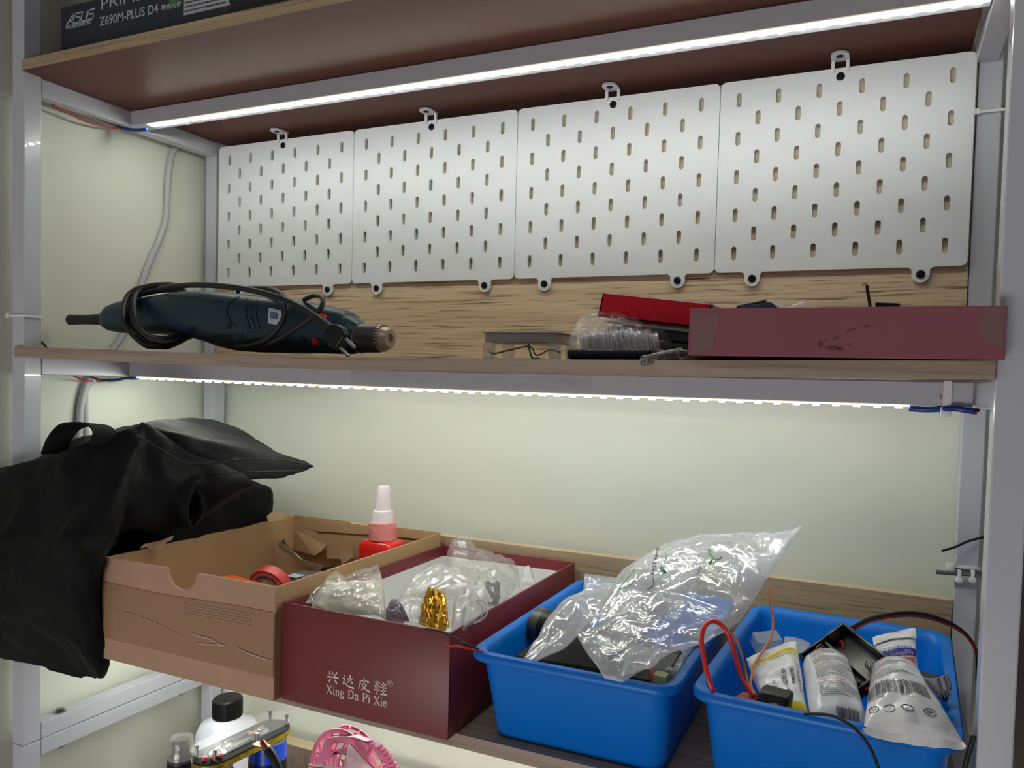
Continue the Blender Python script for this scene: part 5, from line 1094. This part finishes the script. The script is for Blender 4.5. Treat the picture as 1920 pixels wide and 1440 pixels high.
build('red_lead', MB().tube(curve([M @ Vector((Lx*.73, 6, -7)), M @ Vector((Lx*.74, 10, -6)), M @ Vector((Lx*.68, 14, -9))], 5), .8, 6), RED, t, smooth='all')
t, mb = solid_box('battery_holder', 'black holder lying low behind the barcode packet, right side of the bin', 'battery holder', at(1600, 1292, -185), (56, -10, 0), (6, 34, 0), (0, 0, 14), BLACK)
build('tray', mb, HB, t, bevel=1)
t = thing('metal_clip', 'shiny curled metal clip at the right end of the low black holder', 'clip', tuple(at(1755, 1285, -190)))
c = at(1756, 1279, -226); mb = MB(); M = frame(c, (1, .1, .35), (-.3, 0, 1)); ribbon(mb, curve([M @ Vector(p) for p in ((-8, 0, -6), (-7, 0, 0), (-2, 0, 4), (4, 0, 4), (8, 0, 0), (8, 0, -6))], 6), [M.to_3x3() @ Vector((0, 1, 0))], 9, .8); build('clip_band', mb, CHR, t, smooth=40)
mb = MB(); helix(mb, M @ Vector((-6, -8, -1)), M @ Vector((7, -7, -1)), 4, 6, .6); build('clip_coil', mb, CHR, t, smooth='all')
wire('black_strap', p3((1728, 1310, -205), (1748, 1300, -210), (1765, 1285, -206), (1772, 1278, -200), (1776, 1290, -205), (1768, 1312, -210)), 2.6, BLACKR, None, 'short black cable loop by the metal clip in the right bin', 'cable')
# plug with hole, red connector, wires
t, mb = solid_box('black_plug', 'black angled plug block with a brass eyelet in the front left of the right bin', 'plug', at(1408, 1330, -256)-Vector((0, 0, 6)), (23, -2, -1), (3, 14, 2), (3, 8, 17), BLACK)
build('plug_body', mb, BLACK, t, bevel=2.5, smooth=30)
c = at(1408, 1330, -256)-Vector((0, 0, 6))+Vector((23, -2, -1))*.62+Vector((3, 8, 17))*.62; mb = MB(); mb.lathe([(2.6, 0), (2.6, 1.2), (1.4, 1.2), (1.2, .2)], frame(c, (23, -2, -1), (3, 8, 17)), 20); build('eyelet', mb, mat('brass', rgb(170, 140, 90), .3, metal=1), t, smooth=30)
t, mb = solid_box('red_connector', 'red plastic connector in the left front corner of the right bin', 'connector', at(1374, 1322, -250)-Vector((0, 0, 6)), (22, -3, 0), (4, 16, 0), (0, 0, 12), RED)
build('connector_body', mb, mat('red_connector_plastic', rgb(176, 30, 36), .3), t, bevel=2, smooth=30)
wire('red_wire', p3((1341, 1306, -262), (1328, 1270, -262), (1317, 1220, -255), (1317, 1185, -245), (1330, 1166, -235), (1348, 1168, -230), (1366, 1190, -228), (1378, 1230, -230), (1390, 1270, -236), (1402, 1290, -240), (1414, 1305, -244)), 1.9, mat('bright_red_wire', rgb(214, 52, 46), .3), None, 'thick bright red wire looping up out of the right bin on its left side', 'wire', 12)
COP = mat('orange_brown_wire', rgb(190, 110, 66), .35)
wire('brown_wire', p3((1446, 1101, -140), (1443, 1120, -146), (1449, 1160, -158), (1447, 1190, -170), (1434, 1215, -182), (1418, 1240, -200), (1410, 1265, -220), (1408, 1285, -236), (1418, 1305, -244)), 1.1, COP, None, 'orange-brown twin wire standing tall from the right bin', 'wire')
wire('brown_wire', p3((1364, 1184, -230), (1378, 1195, -226), (1390, 1225, -226), (1398, 1260, -230), (1404, 1285, -238), (1416, 1304, -244)), 1.0, COP, None, 'orange-brown wire running close behind the thick red loop', 'wire')
t = thing('wire_pair', 'black and dark red wire pair arching over the back of the right bin', 'wire', tuple(at(1700, 1150, -90)))
for nm, dz, m_ in (('black_wire', 0, BLACKR), ('red_wire', 5, RED)):
    wire(nm, p3((1598, 1176+dz, -150), (1630, 1160+dz, -130), (1672, 1151+dz, -105), (1712, 1149+dz, -85), (1750, 1156+dz, -65), (1790, 1173+dz*.7, -45), (1818, 1197+dz*.4, -30), (1832, 1230, -22), (1832, 1280, -18)), 1.5, m_, t)
wire('red_wire', p3((1600, 1283, -200), (1618, 1290, -205), (1640, 1294, -212)), 1.5, RED, None, 'short red wire between the two large white packets', 'wire')
wire('thin_wire', p3((1494, 1343, -262), (1520, 1338, -276), (1560, 1342, -284), (1592, 1358, -288), (1618, 1382, -290), (1636, 1412, -292), (1650, 1450, -294), (1660, 1490, -294)), 1.1, BLACKR, None, 'thin black wire hanging over the front rim of the right bin', 'wire')
wire('thin_wire', p3((1826, 1380, -262), (1820, 1400, -262), (1814, 1420, -260), (1806, 1450, -258)), 1.6, BLACKR, None, 'black cable passing down between the right bin and the right front post', 'cable')
# ---- on the right rear post: threaded rod in ties and a wire end
t = thing('threaded_rod', 'short steel rod held to the right rear post by white nylon ties', 'rod', tuple(at(1800, 1076, 2)))
a, b = p3((1755, 1072.5, -4), (1836, 1078, -4)); mb = MB(); mb.tube([a, b], 2.1, 14)
build('rod', mb, mat('zinc_rod', rgb(128, 130, 134), .35, metal=.9), t, smooth=40)
mb = MB(); d = (b-a).normalized(); mb.tube([b-d*3, b+d*2], 3.4, 6); build('nut', mb, STEEL, t)
for u in (1803, 1828):
    c = at(u-4, 1076, -4); mb = MB(); ex = Vector((1, 0, 0)); mb.box(c.x-1.6, c.x+1.6, c.y-3, c.y+3, c.z-9, c.z+3.5, b=.5); mb.box(c.x-3, c.x+3, c.y-4, c.y+2, c.z-8, c.z-3, b=.8); build('nylon_tie', mb, ZIP, t, smooth=30)
mb = MB(); q = at(1790, 1062, 2); mb.box(q.x-5, q.x+22, 1.5, 4.6, q.z-1.4, q.z+1.6, b=.5); mb.box(q.x-7, q.x, 0, 4.6, q.z-4, q.z+3, b=.8); build('nylon_tie', mb, ZIP, t, smooth=30)
wire('thin_wire', p3((1766, 1033, -10), (1790, 1026, -6), (1815, 1015, -2), (1845, 1007, 2)), 1.2, BLACKR, None, 'thin black wire end sticking out past the right rear post', 'wire')
# ---- neighbour to the right, glimpsed past the front post
t = thing('side_panel', 'dark brown board leaning beyond the right end of the rack', 'board', (1100, 12, -480))
build('panel', MB().box(1000, 1300, 6, 22, -480, -262, b=1), mat('dark_brown_board', rgb(60, 48, 42), .6), t)
# ================================================================== below the lower shelf
ZB = -741
t = thing('white_bottle', 'white plastic bottle with a black ribbed cap, under the carton', 'bottle', (90, -60, ZB))
kb = (at(446, 1320, -60)-at(408, 1320, -60)).length/38; c = at(427, 1306, -60); M = Matrix.Translation((c.x, -60, 0))
zt = c.z-1; zc = at(427, 1342, -60).z; sh_ = at(427, 1352, -60).z
mb = MB(); rB = 41*kb; mb.lathe([(rB, ZB+.5), (rB, sh_-24*kb), (rB*.97, sh_-14*kb), (rB*.85, sh_-3*kb), (20*kb, sh_+5*kb), (17*kb, sh_+8*kb), (17*kb, zc+6)], M, 48); build('bottle_body', mb, mat('white_bottle_plastic', rgb(232, 234, 244), .35), t, smooth=50)
mb = MB(); rc = 19*kb; mb.lathe([(rc, zc), (rc, zt-2), (rc-1.5, zt), (rc-6, zt)], M, 48)
for i in range(40): mb.box(rc-.2, rc+.5, -.5, .5, zc+1, zt-3, M @ Matrix.Rotation(2*PI*i/40, 4, 'Z'))
build('screw_cap', mb, BLACK, t, smooth=30)
t = thing('spray_bottle', 'small black bottle with a clear dust cap at the lower left', 'bottle', (112, -150, ZB))
c = at(340, 1381, -150); M = Matrix.Translation((c.x, c.y, 0)); k = (at(360, 1400, -150)-at(320, 1400, -150)).length/40; zt = c.z; z1 = at(340, 1424, -150).z
mb = MB(); mb.lathe([(22*k, ZB+.5), (22*k, z1-40), (17*k, z1-22), (17*k, z1)], M, 36); build('bottle_body', mb, BLACK, t, smooth=40)
mb = MB(); mb.lathe([(17*k, z1-2), (17*k, z1+3), (10.5*k, z1+4), (10*k, zt-5), (9*k, zt-3.4)], M, 36); build('spray_head', mb, mat('dark_grey_plastic', rgb(54, 56, 64), .4), t, smooth=40)
mb = MB(); mb.lathe([(16.5*k, z1), (14*k, zt-2), (13.5*k, zt-.5), (10*k, zt)], M, 36); build('dust_cap', mb, CLR, t, smooth=40)
# spot welder built on blue capacitors
t = thing('spot_welder', 'clear-topped circuit unit mounted on blue capacitors with a thick black cable', 'welder', (260, -190, ZB))
zP = at(452, 1380, -190).z
A_, B_ = atz(400, 1402, zP), atz(508, 1352, zP)
ax = (B_-A_); La = ax.length; ax = ax.normalized(); ay = Vector((-ax.y, ax.x, 0)); M = frame((A_.x, A_.y, zP), ax, ay); rp = 22
def stadium(L, r, n=14): return [(L+r*math.cos(a), r*math.sin(a)) for a in [-PI/2+PI*i/n for i in range(n+1)]]+[(r*math.cos(a), r*math.sin(a)) for a in [PI/2+PI*i/n for i in range(n+1)]]
mb = MB().prism(stadium(La, rp), 2.2, M); build('acrylic_cover', mb, plastic_film('clear_acrylic', (.95, .95, .92, 1), milk=.08, gl=.03, bump=0.02, rough=.25), t, smooth=30, fix=False)
mb = MB().prism(stadium(La, rp*.93), 1.6, M @ Matrix.Translation((0, 0, -9))); build('circuit_board', mb, mat('black_circuit_board', rgb(38, 38, 42), .6, spec=.2), t)
mb = MB().prism(stadium(La, rp*.97), 6, M @ Matrix.Translation((0, 0, -15.5))); build('yellow_copper_core', mb, mat('yellow_brass_edge', rgb(150, 132, 34), .35, metal=.5, bump=.8, bscale=200, var=.6, vscale=160), t)
for (x, y) in ((-rp*.55, rp*.5), (-rp*.4, -rp*.65), (La+rp*.45, rp*.6), (La+rp*.6, -rp*.5), (La*.55, -rp*.85)):
    mb = MB(); mb.lathe([(1.6, -8), (1.6, 3.2), (2.6, 3.3), (2.4, 4.6), (.6, 5)], M @ Matrix.Translation((x, y, 0)), 12); build('standoff', mb, STEEL, t, smooth=40)
for (x, y) in ((La*.82, 0), (La*.05, -2)):
    mb = MB(); mb.lathe([(8.5, -7.4), (8.5, -6.4)], M @ Matrix.Translation((x, y, 0)), 28); mb.lathe([(4.6, -6.4), (4.6, -3), (2.4, -2.6), (2.4, -1)], M @ Matrix.Translation((x, y, 0)), 6); build('terminal_bolt', mb, mat('zinc', rgb(200, 204, 206), .25, metal=.9), t)
for i in range(3):
    mb = MB(); mb.lathe([(2.6, -6), (2.6, -2.4), (2.2, -2.2)], M @ Matrix.Translation((-rp*.62+i*6.5, -rp*.2-i*4.2, 0)), 20); build('red_button', mb, mat('red_led_cap', rgb(236, 60, 40), .3), t, smooth=40)
for (x, y, a_) in ((La*.3, 3, 20), (La*.7, 6, -10)): 
    mb = MB(); mb.box(-7, 7, -2.5, 2.5, -7.2, -6.4, M @ Matrix.Translation((x, y, 0)) @ Matrix.Rotation(math.radians(a_), 4, 'Z')); build('copper_tab', mb, mat('copper_strip', rgb(190, 136, 104), .35, metal=.8), t)
mb = MB(); mb.box(La*.2, La*.55, -9, -3, -7.2, -4, M, b=.5); mb.box(La*.35, La*.62, 2, 9, -7.2, -3, M, b=.5); build('black_component', mb, BLACK, t)
mb = MB()
for i, w_ in enumerate((4, 6, 2, 7, 3, 5)): mb.box(La*.3+i*6, La*.3+i*6+w_*.7, 11, 13, -7.3, -6.8, M)
build('board_print', mb, WTXT, t, kind='stuff')
BCAP = mat('blue_capacitor_sleeve', rgb(14, 64, 190), .3)
for x in (-2, La*.93):
    mb = MB(); c = M @ Vector((x, -2, 0)); zc = zP-19.5; mb.lathe([(rp*.95, ZB+.5), (rp*.95, zc-6), (rp*.9, zc-3), (rp*.93, zc), (rp*.8, zc)], Matrix.Translation((c.x, c.y, 0)), 40); cp = build('capacitor', mb, BCAP, t, smooth=40)
    mb = MB(); mb.lathe([(rp*.9, zc-.5), (rp*.9, zc+3), (rp*.7, zc+3)], Matrix.Translation((c.x, c.y, 0)), 40); build('grey_top', mb, mat('grey_ring', rgb(120, 124, 130), .4), cp, smooth=40)
    mb = MB(); mb.lathe([(rp*.965, zc-34), (rp*.965, zc-20)], Matrix.Translation((c.x, c.y, 0)), 40); build('black_band', mb, BLACK, cp, smooth=40)
q0 = at(478, 1396, -222); 
mb = MB(); mb.tube(p3((492, 1392, -222), (500, 1404, -226), (506, 1411, -228)), [3.2, 3.6, 3.6], 12); mb.box(q0.x-2, q0.x+16, q0.y-2, q0.y+6, q0.z-1, q0.z+.6); build('copper_lug', mb, mat('copper_lug_metal', rgb(196, 126, 92), .28, metal=.9), t, smooth=30)
mb = MB(); mb.tube(curve(p3((503, 1407, -227), (512, 1420, -230), (520, 1438, -232), (524, 1460, -234), (524, 1500, -234)), 6), 4.6, 14); build('black_cable', mb, BLACKR, t, smooth='all')
mb = MB(); mb.tube(curve(p3((384, 1418, -190), (374, 1428, -192), (364, 1442, -194), (356, 1465, -196)), 6), 3, 12); build('red_cable', mb, mat('bright_red_wire', rgb(214, 52, 46), .3), t, smooth='all')
# pink fan with a zip bag
PINK = mat('pink_fan_plastic', rgb(246, 136, 176), .35, spec=.5)
t = thing('pink_fan', 'pink round desk fan with a top handle, below the maroon shoe box', 'fan', (410, -190, ZB))
YF = -200; cF = at(648, 1486, YF); kf = (at(748, 1486, YF)-at(648, 1486, YF)).length/100; ang = math.radians(-16)
MF = frame(cF, (math.cos(ang), math.sin(ang), 0), (0, 0, 1))
def ringt(R, r, z, n=48, sq=1): return [MF @ Vector((R*math.cos(2*PI*i/n), R*sq*math.sin(2*PI*i/n), z)) for i in range(n)]
RF = 92*kf
mb = MB(); mb.tube(ringt(RF, 0, 0), 2.6, 10, closed=True); mb.tube(ringt(RF*1.0, 0, -12), 2, 8, closed=True); build('grille_rim', mb, PINK, t, smooth='all')
mb = MB()
for i in range(26):
    a = 2*PI*i/26; P = [MF @ Vector((RF*f*math.cos(a+(.6*(1-f))), RF*f*math.sin(a+(.6*(1-f))), 6*(1-f*f)+1)) for f in (.2, .4, .6, .8, .99)]; mb.tube(curve(P, 4), 1.1, 6)
    P = [MF @ Vector((RF*math.cos(a), RF*math.sin(a), -2)), MF @ Vector((RF*1.02*math.cos(a), RF*1.02*math.sin(a), -12))]; mb.tube(P, 1.0, 6)
build('grille', mb, PINK, t, smooth='all')
mb = MB().lathe([(RF*.22, 0), (RF*.22, 8), (RF*.18, 9)], MF, 28); build('hub', mb, PINK, t, smooth=40)
for i in range(5):
    a = 2*PI*i/5; mb = MB(); mb.prism([(RF*.15*math.cos(a), RF*.15*math.sin(a)), (RF*.85*math.cos(a-.3), RF*.85*math.sin(a-.3)), (RF*.88*math.cos(a+.25), RF*.88*math.sin(a+.25)), (RF*.2*math.cos(a+.9), RF*.2*math.sin(a+.9))], 1.5, MF @ Matrix.Translation((0, 0, -7))); build('blade', mb, mat('pale_pink_blade', rgb(240, 170, 196), .4), t)
mb = MB(); c_ = MF @ Vector((0, -RF*.9, -14)); mb.lathe([(40*kf, ZB+.5), (40*kf, ZB+6), (12*kf, ZB+12), (9*kf, c_.z)], Matrix.Translation((c_.x, c_.y, 0)), 32); build('stand', mb, PINK, t, smooth=40)
# handle: plate with an oval opening, ribbed edge on the right
def fx(u, v):                      # on the handle plane
    d = CR*((u-PX)/FPX)+CD*((v-PY)/FPX)+CF; n = MF.to_3x3() @ Vector((0, 0, 1)); p0 = MF @ Vector((0, 0, 4)); tt = (p0-CC).dot(n)/d.dot(n); q = MF.inverted() @ (CC+d*tt); return (q.x, q.y)
outp = [fx(*p) for p in ((600, 1412), (606, 1404), (610, 1388), (618, 1381), (640, 1379.5), (665, 1382), (690, 1391), (694, 1398), (690, 1416), (700, 1445), (690, 1450), (665, 1420), (640, 1413), (615, 1422), (596, 1440), (590, 1432))][::-1]
hol = [fx(*p) for p in ((622, 1398), (630, 1393), (646, 1393), (652, 1396), (648, 1402), (638, 1403), (628, 1406), (622, 1406))]
mb = MB().prism([(p[0], p[1]) for p in outp], 9, MF @ Matrix.Translation((0, 0, -3)), [hol]); build('handle', mb, PINK, t, smooth=30, bevel=1.6)
mb = MB()
for k, (u, v) in enumerate(((697, 1402), (703, 1408), (709, 1414), (714, 1421), (719, 1428), (724, 1436), (729, 1444))):
    q = fx(u, v); mb.box(q[0]-9, q[0]+4, q[1]-1, q[1]+1, -6, 2, MF @ Matrix.Rotation(0, 4, 'Z'))
q = [fx(690, 1398), fx(712, 1425), fx(728, 1455)]; mb.tube(curve([MF @ Vector((a, b, -3)) for a, b in q], 5), 1.6, 8)
build('side_ribs', mb, PINK, t, smooth=30)
t = thing('zip_bag', 'clear zip bag with a red line hanging in front of the pink fan', 'bag', tuple(at(668, 1420, -225)))
mb = MB(); pillow(mb, p3((640, 1500, -232), (735, 1500, -232)), p3((650, 1400, -222), (656, 1395, -222), (664, 1400, -222), (700, 1440, -228)), 4, amp=2, crease=3, seed=80); build('film', mb, FILM2, t, smooth='all', fix=False)
mb = MB(); mb.tube(p3((659, 1396, -228), (680, 1418, -232), (702, 1442, -236)), .7, 6); build('red_line', mb, mat('red_zip_line', rgb(206, 60, 44), .4), t)
t = thing('zip_bag', 'clear zip bag with a red edge lying at the left of the pink fan', 'bag', tuple(at(600, 1440, -230)))
mb = MB(); pillow(mb, p3((570, 1500, -240), (650, 1500, -240)), p3((580, 1430, -232), (620, 1434, -232), (650, 1440, -232)), 4, amp=2, crease=2, seed=81); build('film', mb, FILM2, t, smooth='all', fix=False)
mb = MB(); mb.tube(p3((578, 1437, -240), (610, 1441, -240)), .7, 6); build('red_line', mb, mat('red_zip_line', rgb(206, 60, 44), .4), t)
